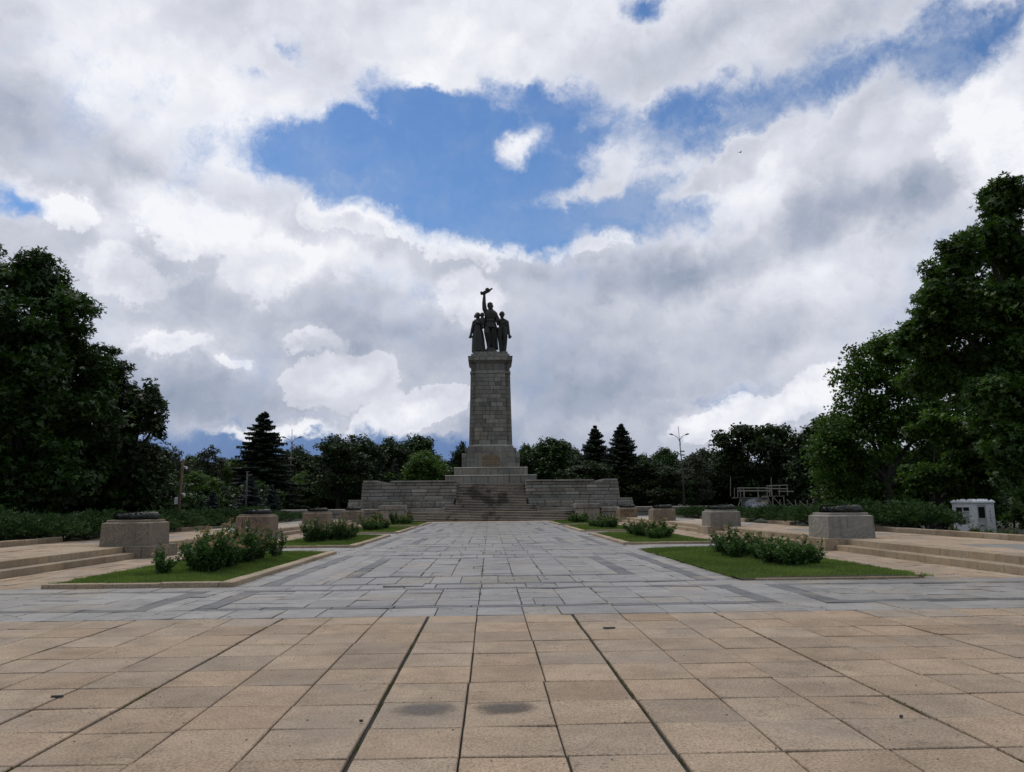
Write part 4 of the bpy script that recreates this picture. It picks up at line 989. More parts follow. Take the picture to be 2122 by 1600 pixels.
# local faces: front (-Y) has the window, right (+X) has the door
wz0, wz1 = kh*.50, kh*.86
mb.box(-KW, KW, -KW, -KW+.06, 0, wz0); mb.box(-KW, -KW+.26, -KW, -KW+.06, wz0, kh); mb.box(KW-.30, KW, -KW, -KW+.06, wz0, kh); mb.box(-KW+.26, KW-.30, -KW, -KW+.06, wz1, kh)
mb.box(KW-.06, KW, -KW+.062, -KW+.34, 0, kh, (.9, .9, .9)); mb.box(KW-.06, KW, .22, KW, 0, kh, (.9, .9, .9)); mb.box(KW-.06, KW, -KW+.34, .22, kh*.93, kh, (.9, .9, .9))
mb.box(-KW, -KW+.06, -KW+.062, KW, 0, kh); mb.box(-KW+.062, KW-.062, KW-.06, KW, 0, kh); mb.build('wall', WHITEP, kio)
mb = MB()
for (x, y) in ((-KW, -KW), (KW, -KW), (KW, KW), (-KW, KW)): mb.box(x-.035, x+.035, y-.035, y+.035, -.01, kh-.003)
for z in (.06, wz0*.35, wz0*.7): mb.box(-KW+.04, KW-.04, -KW-.014, -KW-.002, z, z+.02)
for y in (.42, .62): mb.box(KW+.002, KW+.02, y, y+.05, .02, kh*.9)
mb.build('trim', WHITEP, kio)
mb = MB(); mb.box(-KW-.10, KW+.10, -KW-.10, KW+.10, kh, kh+.10, (1, 1, 1)); mb.frustum((-KW-.10, KW+.10, -KW-.10, KW+.10), (-KW+.05, KW-.05, -KW+.05, KW-.05), kh+.102, kh+.22)
mb.frustum((-KW+.15, KW-.15, -KW+.15, KW-.15), (-.6, .6, -.6, .6), kh+.222, kh+.27); mb.build('roof', WHITEP, kio)
wx0, wx1 = -KW+.26, KW-.30; mb = MB(); y = -KW-.05
for bx_ in ((wx0-.08, wx1+.08, wz1, wz1+.07), (wx0-.1, wx1+.1, wz0-.07, wz0), (wx0-.07, wx0, wz0, wz1), (wx1, wx1+.07, wz0, wz1), ((wx0+wx1)/2-.02, (wx0+wx1)/2+.02, wz0, wz1), (wx0, (wx0+wx1)/2-.02, wz0+(wz1-wz0)*.52, wz0+(wz1-wz0)*.58), ((wx0+wx1)/2+.02, wx1, wz0+(wz1-wz0)*.60, wz0+(wz1-wz0)*.66)):
    mb.box(bx_[0], bx_[1], y, y+.09, bx_[2], bx_[3])
win = mb.build('window', WHITEP, kio)
mb = MB(); mb.box(wx0, wx1, -KW+.03, -KW+.04, wz0, wz1); mb.build('glass_pane', GLASS, win)
mb = MB(); mb.box((wx0+wx1)/2+.03, wx1-.01, -KW+.012, -KW+.022, wz0+.01, wz0+(wz1-wz0)*.56); mb.build('board', DIRTYW, win)
mb = MB(); dy0, dy1 = -KW+.36, .20
mb.box(KW-.045, KW-.01, dy0, dy1, .0, kh*.48); mb.box(KW-.045, KW-.01, dy0, dy0+.07, kh*.48, kh*.92); mb.box(KW-.045, KW-.01, dy1-.07, dy1, kh*.48, kh*.92); mb.box(KW-.045, KW-.01, dy0+.07, dy1-.07, kh*.87, kh*.92)
mb.box(KW-.012, KW+.012, dy0-.03, dy1+.03, kh*.485, kh*.51)
door = mb.build('door', DIRTYW, kio)
mb = MB(); mb.box(KW-.032, KW-.022, dy0+.07, dy1-.07, kh*.485, kh*.87); mb.build('glass_pane', GLASS, door)
mb = MB(); mb.tube([(KW, dy0+.05, kh*.46), (KW+.06, dy0+.05, kh*.46), (KW+.06, dy0+.18, kh*.46)], [.012]*3, 6); mb.build('handle', STEEL, door)
mb = MB()
for i in range(7):
    yy = dy0+.10+i*.055; mb.bar((KW+.002, yy, kh*.25+random.uniform(-.02, .02)), (KW+.002, yy+.03, kh*.25+random.uniform(.03, .09)), .010); mb.bar((KW+.002, yy+.03, kh*.29), (KW+.002, yy+.05, kh*.25), .009)
mb.build('graffiti', DARKP, door)
mb = MB()
for i in range(4): mb.bar((KW+.024, .5, kh*(.75-.1*i)), (KW+.024, .56+.04*(i % 2), kh*(.70-.1*i)), .012)
mb.build('graffiti', DARKP, kio)

# skate ramp
RYY = 95.0
def rp(px, py, y=0): v = at(px, py, RYY); return Vector((v.x, y, v.z))
rb = at(1585, 1050, RYY); rx = rb.x
ramp = tag(empty('skate_ramp', (rx, RYY, 0)), 'old skateboard ramp with sprayed sheet side and timber railings, in the trees at right', 'skate ramp')
def L_(px, py, y=0): v = rp(px, py); return Vector((v.x-rx, y, v.z))
mb = MB(); d0 = L_(1528, 1031); d1 = L_(1592, 1030); d2 = L_(1626, 1028)
gzr = .3
mb.box(d0.x, d1.x, 0, 2.4, d0.z-.06, d0.z); mb.box(d1.x, d2.x, 0, 2.4, d1.z+.06, d1.z+.14); mb.build('deck', STEELW, ramp)
GRAF = stone('sprayed_sheet', (.30, .30, .30), (.5, .5, .5), .6, .7, 7, .2, 9)
q = G(GRAF.node_tree); pb = [n for n in GRAF.node_tree.nodes if n.type == 'BSDF_PRINCIPLED'][0]; pp = wpos(q)
def spot(c, sx, sz, amp=.6):
    d_ = q.vmath('MULTIPLY', q.vmath('SUBTRACT', pp, c), (1/sx, 0, 1/sz))
    d_ = q.vmath('ADD', d_, q.vmath('SCALE', q.vmath('SUBTRACT', q.noise(pp, 3.5, 5, .65, 'Color'), (.5, .5, .5)), c=amp))
    nd = q.n('ShaderNodeVectorMath', operation='LENGTH'); q.link(d_, nd.inputs[0]); return q.maprange(nd.outputs['Value'], 1.0, .8)
base_c = q.ramp(q.noise(pp, 5.5, 6, .8), [(.36, (.05, .055, .05)), (.47, (.22, .22, .22)), (.56, (.42, .42, .44)), (.7, (.16, .16, .15))])
def W(px, py): v = at(px, py, RYY); return (v.x, v.y, v.z)
k_ = 95/1597
c1 = q.mix(spot(W(1565, 1047), 24*k_, 16*k_, .35), (.06, .065, .055), base_c)
c1 = q.mix(spot(W(1573, 1038), 7*k_, 3.5*k_), c1, (.16, .10, .065)); c1 = q.mix(spot(W(1588, 1040), 5*k_, 5*k_), c1, (.24, .19, .12)); c1 = q.mix(spot(W(1550, 1052), 9*k_, 3*k_, 1.2), c1, (.14, .22, .48))
q.link(c1, pb.inputs['Base Color'])
mb = MB(); n = 14; x0 = L_(1535, 1032).x; x1 = L_(1591, 1032).x; zt = d0.z-.07
vs = []; 
for i in range(n+1):
    f = i/n; zz_ = gzr+(zt-gzr)*f; vs += [(x0, .05+(1-f)**2.2*1.3*-1, zz_), (x1, .05-(1-f)**2.2*1.3, zz_)]
vs2 = [(v[0], v[1]+.06, v[2]) for v in vs]; m_ = len(vs)
mb.add(vs+vs2, [(2*i, 2*i+1, 2*i+3, 2*i+2) for i in range(n)]+[(m_+2*i+2, m_+2*i+3, m_+2*i+1, m_+2*i) for i in range(n)]+[(2*i, 2*i+2, m_+2*i+2, m_+2*i) for i in range(n)]+[(2*i+3, 2*i+1, m_+2*i+1, m_+2*i+3) for i in range(n)])
mb.build('sheet', GRAF, ramp)
mb = MB()
def post(px, p0, p1, y=0, r=.05, px2=None): a_ = L_(px, p0, y); b_ = L_(px2 or px, p1, y); mb.bar(a_, b_, r, 4)
for (px, p0, p1, px2, y) in ((1529, 1011, 1030, None, 0), (1534, 1011, 1031, None, 2.3), (1533.5, 1011, 1030, 1535, 0), (1541, 1012, 1030, 1541.5, 0), (1555, 1015, 1030, None, 2.3), (1570, 1016, 1030, 1572.5, 0), (1584, 1013, 1030, None, 2.3), (1589, 1007, 1027, 1590, 0), (1594, 1007, 1027, 1595, 0), (1598.5, 1008, 1027, 1600, 0), (1615, 1006, 1027, None, 0), (1612, 988, 1027, None, 2.3), (1526, 986, 1028, None, 2.35), (1631, 1006, 1027, 1632, 0)):
    post(px, p0, p1, y, .055 if y == 0 else .04, px2)
for (a_, b_, y) in (((1528, 1011.5), (1592, 1011.5), 0), ((1528, 1017), (1592, 1017), 0), ((1540, 1017.5), (1612, 1017), 2.3), ((1589, 1007), (1632, 1005.5), 0), ((1589, 1013.5), (1600, 1013.5), 0), ((1589, 1019.5), (1600, 1019.5), 0), ((1612, 1018.5), (1645, 1018.5), 0), ((1600, 1012), (1648, 1012.5), 2.3)):
    mb.bar(L_(*a_, y), L_(*b_, y), .05, 4)
mb.build('railing', STEELW, ramp)
mb = MB()
for (a_, b_) in (((1591.5, 1031), (1592, 1056)), ((1601, 1030), (1602, 1056)), ((1624, 1030), (1626, 1056)), ((1616, 1035), (1616, 1056)), ((1648, 1036), (1650, 1056)), ((1534, 1034), (1529, 1054)), ((1536, 1034), (1537, 1056)), ((1592, 1032), (1601, 1052)), ((1602, 1030), (1624, 1054)), ((1631, 1036), (1648, 1053)), ((1657, 1038), (1672, 1052)), ((1673, 1036), (1674, 1052)), ((1686, 1037), (1700, 1054))):
    A_, B_ = L_(*a_), L_(*b_)
    if b_[1] == 1056: B_.z = .05
    mb.bar(A_, B_, .065, 4)
mb.build('strut', STEELW, ramp)

# ------------------------------------------------------------------ conifers
def spruce(name, base, h, r, mat, nwh=26, bw=9, droop=.25, dense=1.0, low=.05, lk=1.0):
    root = empty(name, base); mb = MB(); mb.tube([(0, 0, -.2), (0, 0, h*.6), (0, 0, h)], [.022*h, .013*h, .01], 8); P_, D_, N_, L_, W_, T = [], [], [], [], [], []
    for i in range(nwh):
        f0 = (i+random.random()*.5)/nwh; rw = random.uniform(.85, 1.12)
        for j in range(bw):
            f = min(.985, max(0, f0+random.uniform(-.6, .6)/nwh)); z = h*(low+(1-low)*f); rad = r*(1-f)**.85*rw+.10
            a_ = 2*math.pi*(j+random.random()*.7)/bw+i*.7; L = rad*random.uniform(.72, 1.15); up = .30*f-.05; pts = []
            for s_ in range(7):
                t = s_/6; pts.append(Vector((math.cos(a_)*L*t, math.sin(a_)*L*t, z+L*(up*t-droop*t*t+.16*t**4))))
            mb.tube(pts[::2], [.02*L*.6+.008, .012*L+.004, .008, .004], 4, cap=False)
            ntw = int((8+L*9)*dense); ct = random.random()
            for k in range(ntw):
                t = (k+.5)/ntw; t = .12+.88*t; q_ = pts[min(int(t*6), 5)].lerp(pts[min(int(t*6)+1, 6)], t*6-int(t*6)) if t < 1 else pts[6]
                sd = 1 if k % 2 else -1; tw = (.32*L*(1.05-t)+.10)*lk
                dr = Vector((math.cos(a_+sd*.9), math.sin(a_+sd*.9), -.22-random.random()*.35)).normalized()
                P_.append(q_); D_.append(dr); N_.append((random.gauss(0, .3), random.gauss(0, .3), 1)); L_.append(tw*random.uniform(.8, 1.3)); W_.append(.07+.12*tw); T.append(ct*.5+random.random()*.4)
                P_.append(q_); D_.append(Vector((random.gauss(0, .25), random.gauss(0, .25), -1)).normalized()); N_.append((math.cos(a_+1.57), math.sin(a_+1.57), .1)); L_.append(min(.9, .25+tw*.6)*random.uniform(.7, 1.2)); W_.append(.06+.05*tw); T.append(ct*.4+random.random()*.3)
                if random.random() < .8:
                    P_.append(q_); D_.append(Vector((math.cos(a_), math.sin(a_), -.5)).normalized()); N_.append((random.gauss(0, .6), random.gauss(0, .6), .5)); L_.append(tw*.9); W_.append(.05+.06*tw); T.append(random.random()*.6)
    P_ = np.array(P_); D_ = np.array(D_); N_ = unit(np.array(N_)); N_ = unit(N_-D_*np.sum(N_*D_, 1, keepdims=True))
    cards_object('crown', [cards(P_, D_, N_, np.array(L_), np.array(W_), np.array(T), .3, .5)], mat, root); mb.build('trunk', BARK, root, True)
    return root
def spruce_at(px, top, wpx, Y, mat, lab, cat='spruce', grp=None, **k):
    b_ = at(px, 1050, Y); b_.z = gz(b_.x, Y); h = at(px, top, Y).z-b_.z
    return tag(spruce('spruce_tree', b_, h, wpx*.5*Y/F, mat, **k), lab, cat, grp)
spruce_at(540, 850, 215, 88, NEEDLE, 'tall dark spruce with layered drooping boughs, tallest conifer on the left', nwh=26, bw=11, droop=.32)
spruce_at(1237, 880, 150, 108, NEEDLE, 'dark pointed fir right of the column, left one of the pair', grp='pair of firs', nwh=34, bw=11, dense=.8)
spruce_at(1292, 876, 160, 104, NEEDLE, 'dark pointed fir right of the column, right one of the pair', grp='pair of firs', nwh=35, bw=11, dense=.8)
spruce_at(517, 982, 85, 70, BNEEDLE, 'grey blue young spruce at the foot of the big spruce', nwh=16, bw=8, dense=.7)
spruce_at(440, 1016, 55, 66, BNEEDLE, 'small grey blue spruce behind the left junipers', nwh=14, bw=7, dense=.8)
spruce_at(562, 1004, 60, 74, BNEEDLE, 'dull blue young spruce to the right of the dark post', nwh=15, bw=8, dense=.6)
spruce_at(783, 945, 50, 106, BNEEDLE, 'slim grey spruce behind the left granite wall, left of a wider one', nwh=16, bw=7, dense=.5)
spruce_at(818, 948, 60, 104, BNEEDLE, 'wider grey spruce behind the left granite wall', nwh=16, bw=7, dense=.5)

# ------------------------------------------------------------------ big trees at the sides
tree_at('plane_tree', 43, 20, [(195, 735, 45, 45, 1), (30, 900, 100, 90, -3), (20, 1005, 90, 60, -3), (40, 790, 80, 80, -3), (120, 1000, 70, 50, -2), (30, 590, 70, 60, 0), (95, 600, 60, 55, 1), (150, 650, 52, 60, 0), (60, 690, 110, 80, -1), (120, 750, 80, 70, 1), (20, 560, 30, 40, 0), (85, 550, 28, 22, 0), (-90, 620, 110, 110, 2), (-60, 800, 140, 120, 0), (60, 850, 130, 90, 2), (150, 850, 75, 75, 0), (30, 960, 140, 80, 2), (160, 950, 90, 80, 4), (60, 1030, 120, 35, 3), (-60, 1000, 90, 70, 3), (190, 1035, 70, 25, 6)],
        2100, 38, .26, LF_A, 'huge dark plane tree with ragged crown at the left edge of the photo', grp='large trees at the left', fan=3, trunk_r=.45, cr=(.4, .9), shell=.35)
tree_at('broadleaf_tree', 50, 235, [(215, 800, 55, 50, 0), (265, 850, 60, 60, 0), (312, 842, 30, 40, -1), (318, 885, 22, 25, -1), (255, 930, 75, 60, 1), (200, 960, 100, 80, 3), (290, 975, 50, 50, 1), (140, 990, 90, 60, 3), (250, 1010, 80, 45, 2), (240, 1040, 90, 25, 3), (330, 1035, 40, 25, 5)],
        750, 40, .28, LF_B, 'dark spreading tree with a branch reaching right beside the huge plane tree', grp='large trees at the left', fan=3, trunk_r=.35, cr=(.35, .8), shell=.4)
tree_at('plane_tree', 40, 2185, [(1925, 700, 45, 50, 1), (1935, 775, 55, 50, 2), (2088, 400, 40, 34, 0), (1990, 520, 40, 36, 0), (2115, 930, 60, 50, -3), (2175, 1030, 40, 40, -3), (2100, 830, 70, 60, -3), (2095, 430, 50, 55, 0), (2040, 505, 55, 45, 0), (2120, 540, 80, 80, 1), (1975, 570, 52, 45, 0), (1935, 640, 45, 42, 0), (2050, 640, 100, 70, -1), (1990, 680, 70, 50, 1), (2130, 720, 90, 90, 0), (2030, 770, 90, 65, 1), (1965, 770, 50, 45, 2), (2100, 860, 80, 70, 0), (2200, 600, 90, 150, 2), (2210, 850, 90, 120, 2), (2115, 930, 50, 45, -2), (2088, 985, 20, 30, -3), (2150, 1060, 40, 40, 12), (2190, 1060, 70, 50, 5)],
        2400, 37, .26, LF_R, 'towering plane tree at the right edge, its low branch hanging over the white kiosk', grp='large trees at the right', fan=3, trunk_r=.5, cr=(.4, .85), shell=.4)
tree_at('broadleaf_tree', 58, 1850, [(1840, 720, 55, 30, 0), (1790, 775, 50, 40, 0), (1880, 770, 60, 50, 1), (1770, 835, 48, 40, 0), (1850, 850, 80, 60, 0), (1730, 890, 42, 42, -1), (1780, 930, 80, 60, 0), (1880, 930, 70, 65, 2), (1710, 960, 50, 60, 0), (1800, 1000, 110, 50, 2), (1900, 1010, 70, 50, 3), (1800, 1040, 110, 25, 3), (1900, 1040, 70, 28, 4), (1965, 830, 60, 60, 3), (1990, 920, 60, 60, 4), (1940, 990, 50, 40, 4)],
        1900, 36, .27, LF_C, 'high rounded green tree between the towering plane tree and the chestnut', grp='large trees at the right', fan=1, trunk_r=.35, cr=(.5, .95), shell=.45)
tree_at('walnut_tree', 46, 1938, [(1935, 885, 42, 26, 0), (1990, 905, 50, 26, 0), (1930, 985, 55, 26, -1), (2010, 960, 60, 30, 0), (1985, 1010, 50, 26, 0), (2045, 975, 36, 22, 0), (1900, 1000, 30, 18, -1)],
        420, 36, .27, LF_C, 'bright green low tree with drooping leaf tufts, just left of the kiosk', grp='large trees at the right', fan=1, trunk_r=.18, cr=(.3, .6), shell=.5, flat=.45)
tree_at('chestnut_tree', 106, 1560, [(1545, 905, 45, 26, 0), (1600, 908, 42, 28, 0), (1500, 925, 30, 26, 0), (1570, 950, 80, 40, 0), (1630, 940, 26, 30, 0), (1495, 975, 40, 40, 0), (1540, 1010, 60, 30, 1), (1620, 1000, 60, 40, 1)],
        1000, 34, .42, LF_B, 'broad dark chestnut with a twin domed crown behind the skate ramp', trunk_r=.4, cr=(.6, 1.2), shell=.5, flat=.5)
tree_at('broadleaf_tree', 76, 1690, [(1700, 900, 28, 34, 0), (1680, 940, 40, 35, 0), (1672, 975, 34, 28, 0), (1720, 960, 50, 50, 1), (1735, 1010, 45, 34, 1)],
        560, 34, .36, LF_B, 'mid height dark tree between the chestnut and the high rounded tree', trunk_r=.3, cr=(.5, 1.0), shell=.5)

# background trees: prototypes ten metres high and ten wide, copied
def proto(nm, lobes, nc, per, size, mat, **k): return make_tree(nm, (0, 0, 0), lobes, nc, per, size, mat, **k)
def rand_lobes(n, seed, top=10.0, low=1.6):
    rr = random.Random(seed); out = []
    for i in range(n):
        z = low+.8+(top-low-2.0)*(i+.5)/n; w = math.sin(min(1, (top+.5-z)/(top-low))*math.pi*.62)*3.4+.6; a_ = i*2.4+rr.random()
        d = w*.55*rr.uniform(.5, 1.1); rad = rr.uniform(1.4, 2.3)*(0.75 if z > top*.75 else 1)
        out.append(((math.cos(a_)*d, math.sin(a_)*d, z), (rad*1.15, rad*1.15, rad*.85)))
    out.append(((0, 0, top-1.3), (1.7, 1.7, 1.3))); return out
PR = {'A': proto('broadleaf_tree', rand_lobes(12, 1), 420, 34, .34, LF_A, cr=(.5, 1.0), trunk_r=.26),
      'B': proto('broadleaf_tree', rand_lobes(13, 2), 440, 34, .32, LF_B, cr=(.5, .95), trunk_r=.28, flat=.55),
      'C': proto('broadleaf_tree', rand_lobes(11, 3), 430, 32, .30, LF_C, cr=(.4, .8), trunk_r=.24),
      'D': proto('broadleaf_tree', rand_lobes(9, 4), 300, 30, .30, LF_D, cr=(.5, .9), trunk_r=.22, flat=.45)}
used = set()
def place(kind, px, top, wpx, Y, lab, grp=None, cat='tree', zrot=None):
    o = PR[kind] if kind not in used else copy_tree(PR[kind])
    first = kind not in used; used.add(kind)
    b_ = at(px, 1050, Y); b_.z = gz(b_.x, Y); h = at(px, top, Y).z-b_.z; w = wpx*Y/F
    o.location = b_; o.scale = (w/7.6, w/7.6, h/10.2); o.rotation_euler = (0, 0, random.uniform(0, 6.28) if zrot is None else zrot)
    if 'group' in o: del o['group']
    return tag(o, lab, cat, grp)
for a_ in [('D', 352, 930, 85, 74, 'dark loose topped tree just right of the branch reaching from the left trees'),
           ('D', 425, 926, 90, 88, 'grey green feathery tree rising behind the camera pole'),
           ('C', 405, 975, 110, 72, 'yellow green low tree right behind the camera pole'),
           ('C', 480, 948, 80, 92, 'yellow green tree left of the tallest spruce'),
           ('B', 620, 924, 90, 120, 'dark rounded tree behind the tall brown lamp'),
           ('C', 632, 975, 80, 104, 'pale green low tree to the right of the brown lamp'),
           ('B', 700, 902, 130, 98, 'dense dark domed tree, first large one left of the granite walls'),
           ('B', 760, 915, 110, 112, 'dense dark tree between the domed tree and the lighter green one'),
           ('A', 860, 896, 120, 125, 'highest dark tree directly left of the column'),
           ('C', 885, 932, 130, 104, 'bright green rounded tree directly left of the column plinth'),
           ('B', 955, 916, 60, 122, 'small dark tree top touching the left edge of the column'),
           ('A', 1140, 902, 130, 106, 'mid green tree with a lumpy crown directly right of the column'),
           ('A', 1095, 916, 70, 112, 'small mid green tree top touching the right edge of the column'),
           ('B', 1225, 955, 130, 100, 'low dark green tree under the pair of firs'),
           ('A', 1385, 924, 90, 118, 'mid green tree top left of the leaning lamp'),
           ('B', 1340, 950, 130, 102, 'dark tree right of the pair of firs'),
           ('D', 1445, 940, 90, 100, 'dull grey green tree just right of the leaning lamp'),
           ('B', 1395, 965, 90, 98, 'low dark tree in front of the leaning lamp')]:
    place(*a_)
for a_ in [('B', 735, 903, 150, 106, 'wide dark tree just left of the highest tree by the column'),('B', 812, 908, 120, 120, 'dark tree between the wide dark one and the highest tree'),('B', 590, 938, 100, 112, 'dark tree directly behind the brown lamp pole'),
    ('A', 1180, 914, 110, 114, 'mid green tree between the lumpy crown and the left fir'),('B', 1300, 942, 120, 116, 'dark tree behind the right fir'),('B', 1465, 930, 100, 118, 'dark tree between the leaning lamp and the chestnut'),('A', 1340, 938, 90, 122, 'mid green tree top between the firs and the leaning lamp'), ('A', 385, 940, 90, 105, 'dark green tree behind the camera pole')]:
    place(*a_)
px = -500; i = 0
while px < 2650:
    top = (962 if i % 2 else 944)+random.uniform(-8, 10)-(25 if px < 300 or px > 1600 else 0)
    place('BAB'[i % 3], px, top, random.uniform(120, 150), random.uniform(122, 155), 'dark tree in the far belt along the horizon, mostly hidden behind nearer trees', 'far belt of trees'); px += random.uniform(36, 46); i += 1
# dark undergrowth bushes under the trees
def shrub_proto(seed, mat):
    rr = random.Random(seed); lob = [((rr.uniform(-1.1, 1.1), rr.uniform(-.9, .9), rr.uniform(.6, 1.9)), (1.0, 1.0, .8)) for _ in range(7)]
    return make_tree('bush', (0, 0, 0), lob, 110, 34, .22, mat, cr=(.3, .6), trunk_r=.06, twigs=12)
PR['S'] = shrub_proto(5, LF_B); PR['T'] = shrub_proto(6, LF_A)
def bush(kind, x, y, s_, lab, grp, sz=None):
    o = PR[kind] if kind not in used else copy_tree(PR[kind]); used.add(kind)
    o.location = (x, y, gz(x, y)-.1); o.scale = (s_, s_, sz or s_); o.rotation_euler = (0, 0, random.uniform(0, 6)); tag(o, lab, 'bush', grp)
i = 0
for (x0, y0, x1, y1, n) in ((-40, 46, -28, 62, 7), (-27, 60, -26, 78, 6), (-25, 80, -30, 112, 9), (-42, 40, -25, 44, 8), (-30, 48, -22, 52, 5), (-24, 108, -8, 110, 6), (8, 110, 24, 110, 6), (34, 66, 36, 60, 3), (37, 62, 48, 66, 4), (-36, 78, -46, 70, 4), (27, 108, 44, 110, 6), (40, 84, 50, 92, 4), (-90, 124, 90, 124, 44), (-31, 112, -19, 114, 5)):
    for k in range(n):
        f = (k+.5)/n; s_ = random.uniform(1.1, 1.6)*(1.5 if n == 44 else 1)
        bush('ST'[i % 2], x0+(x1-x0)*f+random.uniform(-1, 1), y0+(y1-y0)*f+random.uniform(-1, 1), s_, 'dark leafy bush in the undergrowth '+('at the far left' if x0 < -26 and y0 < 124 else 'behind the platform' if abs(x0) < 26 and y0 < 124 else 'on the right side' if x0 > 0 else 'deep in the background'), 'undergrowth bushes', s_*random.uniform(.9, 1.3)); i += 1

# ------------------------------------------------------------------ junipers
def juniper_proto(seed, rad=1.7, h=1.15):
    r_ = np.random.default_rng(seed); nb = 420; az_ = r_.random(nb)*2*np.pi; rr_ = r_.random(nb)**.6*rad*.92
    P_, D_, N_, L_, W_, T = [], [], [], [], [], []
    for a_, q_ in zip(az_, rr_):
        z0 = h*(1-(q_/rad)**2)**.5*r_.uniform(.35, .92)+.04; dr = np.array([math.cos(a_), math.sin(a_), 0]); p = dr*q_+np.array([0, 0, z0]); d = dr*.85+np.array([r_.normal()*.35, r_.normal()*.35, .38]); d /= np.linalg.norm(d); t0 = r_.random()
        L = r_.uniform(.35, .65); m_ = 16
        for k in range(m_):
            f = k/m_; b_ = p+d*L*f+np.array([0, 0, -.10*f*f]); sd = r_.normal(size=3)*.6; dd = d*.9+sd*.7+np.array([0, 0, .1]); dd /= np.linalg.norm(dd)
            P_.append(b_); D_.append(dd); n_ = r_.normal(size=3)+np.array([0, 0, .8]); n_ -= dd*n_.dot(dd); N_.append(n_/np.linalg.norm(n_)); L_.append(r_.uniform(.12, .22)*(1.1-f*.4)); W_.append(.017); T.append(t0*.5+f*.4+r_.normal()*.08)
    root = empty('juniper_shrub'); cards_object('foliage', [cards(np.array(P_), np.array(D_), np.array(N_), np.array(L_), np.array(W_), np.array(T), .2, .45)], JUNI, root)
    mb = MB()
    for k in range(14):
        a_ = random.uniform(0, 6.28); q_ = rad*random.uniform(.5, .8); limb(mb, (0, 0, 0), (math.cos(a_)*q_, math.sin(a_)*q_, h*.45), .035, .012, n=3, sides=5)
    mb.build('stem', BARK, root); return root
JP = [juniper_proto(11), juniper_proto(12), juniper_proto(13)]; ju = [0]
def jun(x, y, s_, lab, sz=1.0, z=None):
    k = ju[0] % 3; o = JP[k] if ju[0] < 3 else copy_tree(JP[k]); ju[0] += 1
    o.location = (x, y, (.36 if z is None else z)); o.scale = (s_, s_, sz*random.uniform(.72, 1.0)); o.rotation_euler = (0, 0, random.uniform(0, 6)); tag(o, lab, 'juniper', 'spreading junipers along the terraces')
lj = 'spreading juniper in the clump left of the nearest brown pedestal'
for i_, (x, y, s_, z_) in enumerate(((-20.8, 28.5, 1.1, 1.0), (-19.3, 30.2, 1.1, 1.05), (-17.9, 31.5, 1.05, 1.05), (-20.4, 32.5, 1.2, 1.15), (-18.3, 34.2, 1.15, 1.1), (-22.5, 31, 1.2, 1.0), (-16.9, 33.6, .9, .9))): jun(x, y, s_, NTH[i_].capitalize()+' '+lj, z_)
lj = 'spreading juniper behind the first and second brown pedestals'
for i_, (x, y, s_, z_) in enumerate(((-18.3, 37.5, 1.1, 1.15), (-18.0, 40.5, 1.1, 1.2), (-17.9, 43.5, 1.1, 1.15), (-18.2, 46.5, 1.0, 1.1), (-20.5, 42, 1.2, 1.2), (-20.3, 38.5, 1.2, 1.1), (-18.3, 49.5, 1.0, 1.05))): jun(x, y, s_, NTH[i_].capitalize()+' '+lj, z_)
lj = 'spreading juniper beyond the second brown pedestal on the left'
for i_, (x, y, s_, z_) in enumerate(((-17.6, 55, 1.15, 1.2), (-17.7, 58.5, 1.1, 1.15), (-17.8, 65, 1.0, 1.0), (-18, 70, 1.0, 1.0), (-20, 57, 1.1, 1.1))): jun(x, y, s_, NTH[i_].capitalize()+' '+lj, z_)
lj = 'spreading juniper in the clump between pale pedestal and kiosk'
for i_, (x, y, s_, z_) in enumerate(((16.9, 34.5, 1.0, 1.1), (18.4, 34.2, 1.1, 1.2), (19.5, 34.6, .95, .85), (17.5, 37.0, 1.1, 1.25), (19.6, 37.2, .95, .8))): jun(x, y, s_, NTH[i_].capitalize()+' '+lj, z_)
lj = 'spreading juniper left of the pale pedestal, below the skate ramp'
for i_, (x, y, s_, z_) in enumerate(((17.6, 42.2, .95, 1.05), (19.4, 43, 1.1, 1.1), (18.6, 47, 1.1, .95), (18.4, 50, 1.1, .95), (20, 53, 1.2, .95), (18.3, 54.5, 1.1, .95), (18.2, 58, 1.1, .95))): jun(x, y, s_, NTH[i_].capitalize()+' '+lj, z_)
lj = 'small far green juniper near the right low wall'
for i_, (x, y, s_, z_) in enumerate(((17.2, 63.5, 1.1, 1.15), (17.6, 67, 1.1, 1.1), (18, 70.5, 1.1, 1.0), (19.5, 66, 1.1, 1.1))): jun(x, y, s_, NTH[i_].capitalize()+' '+lj, z_)

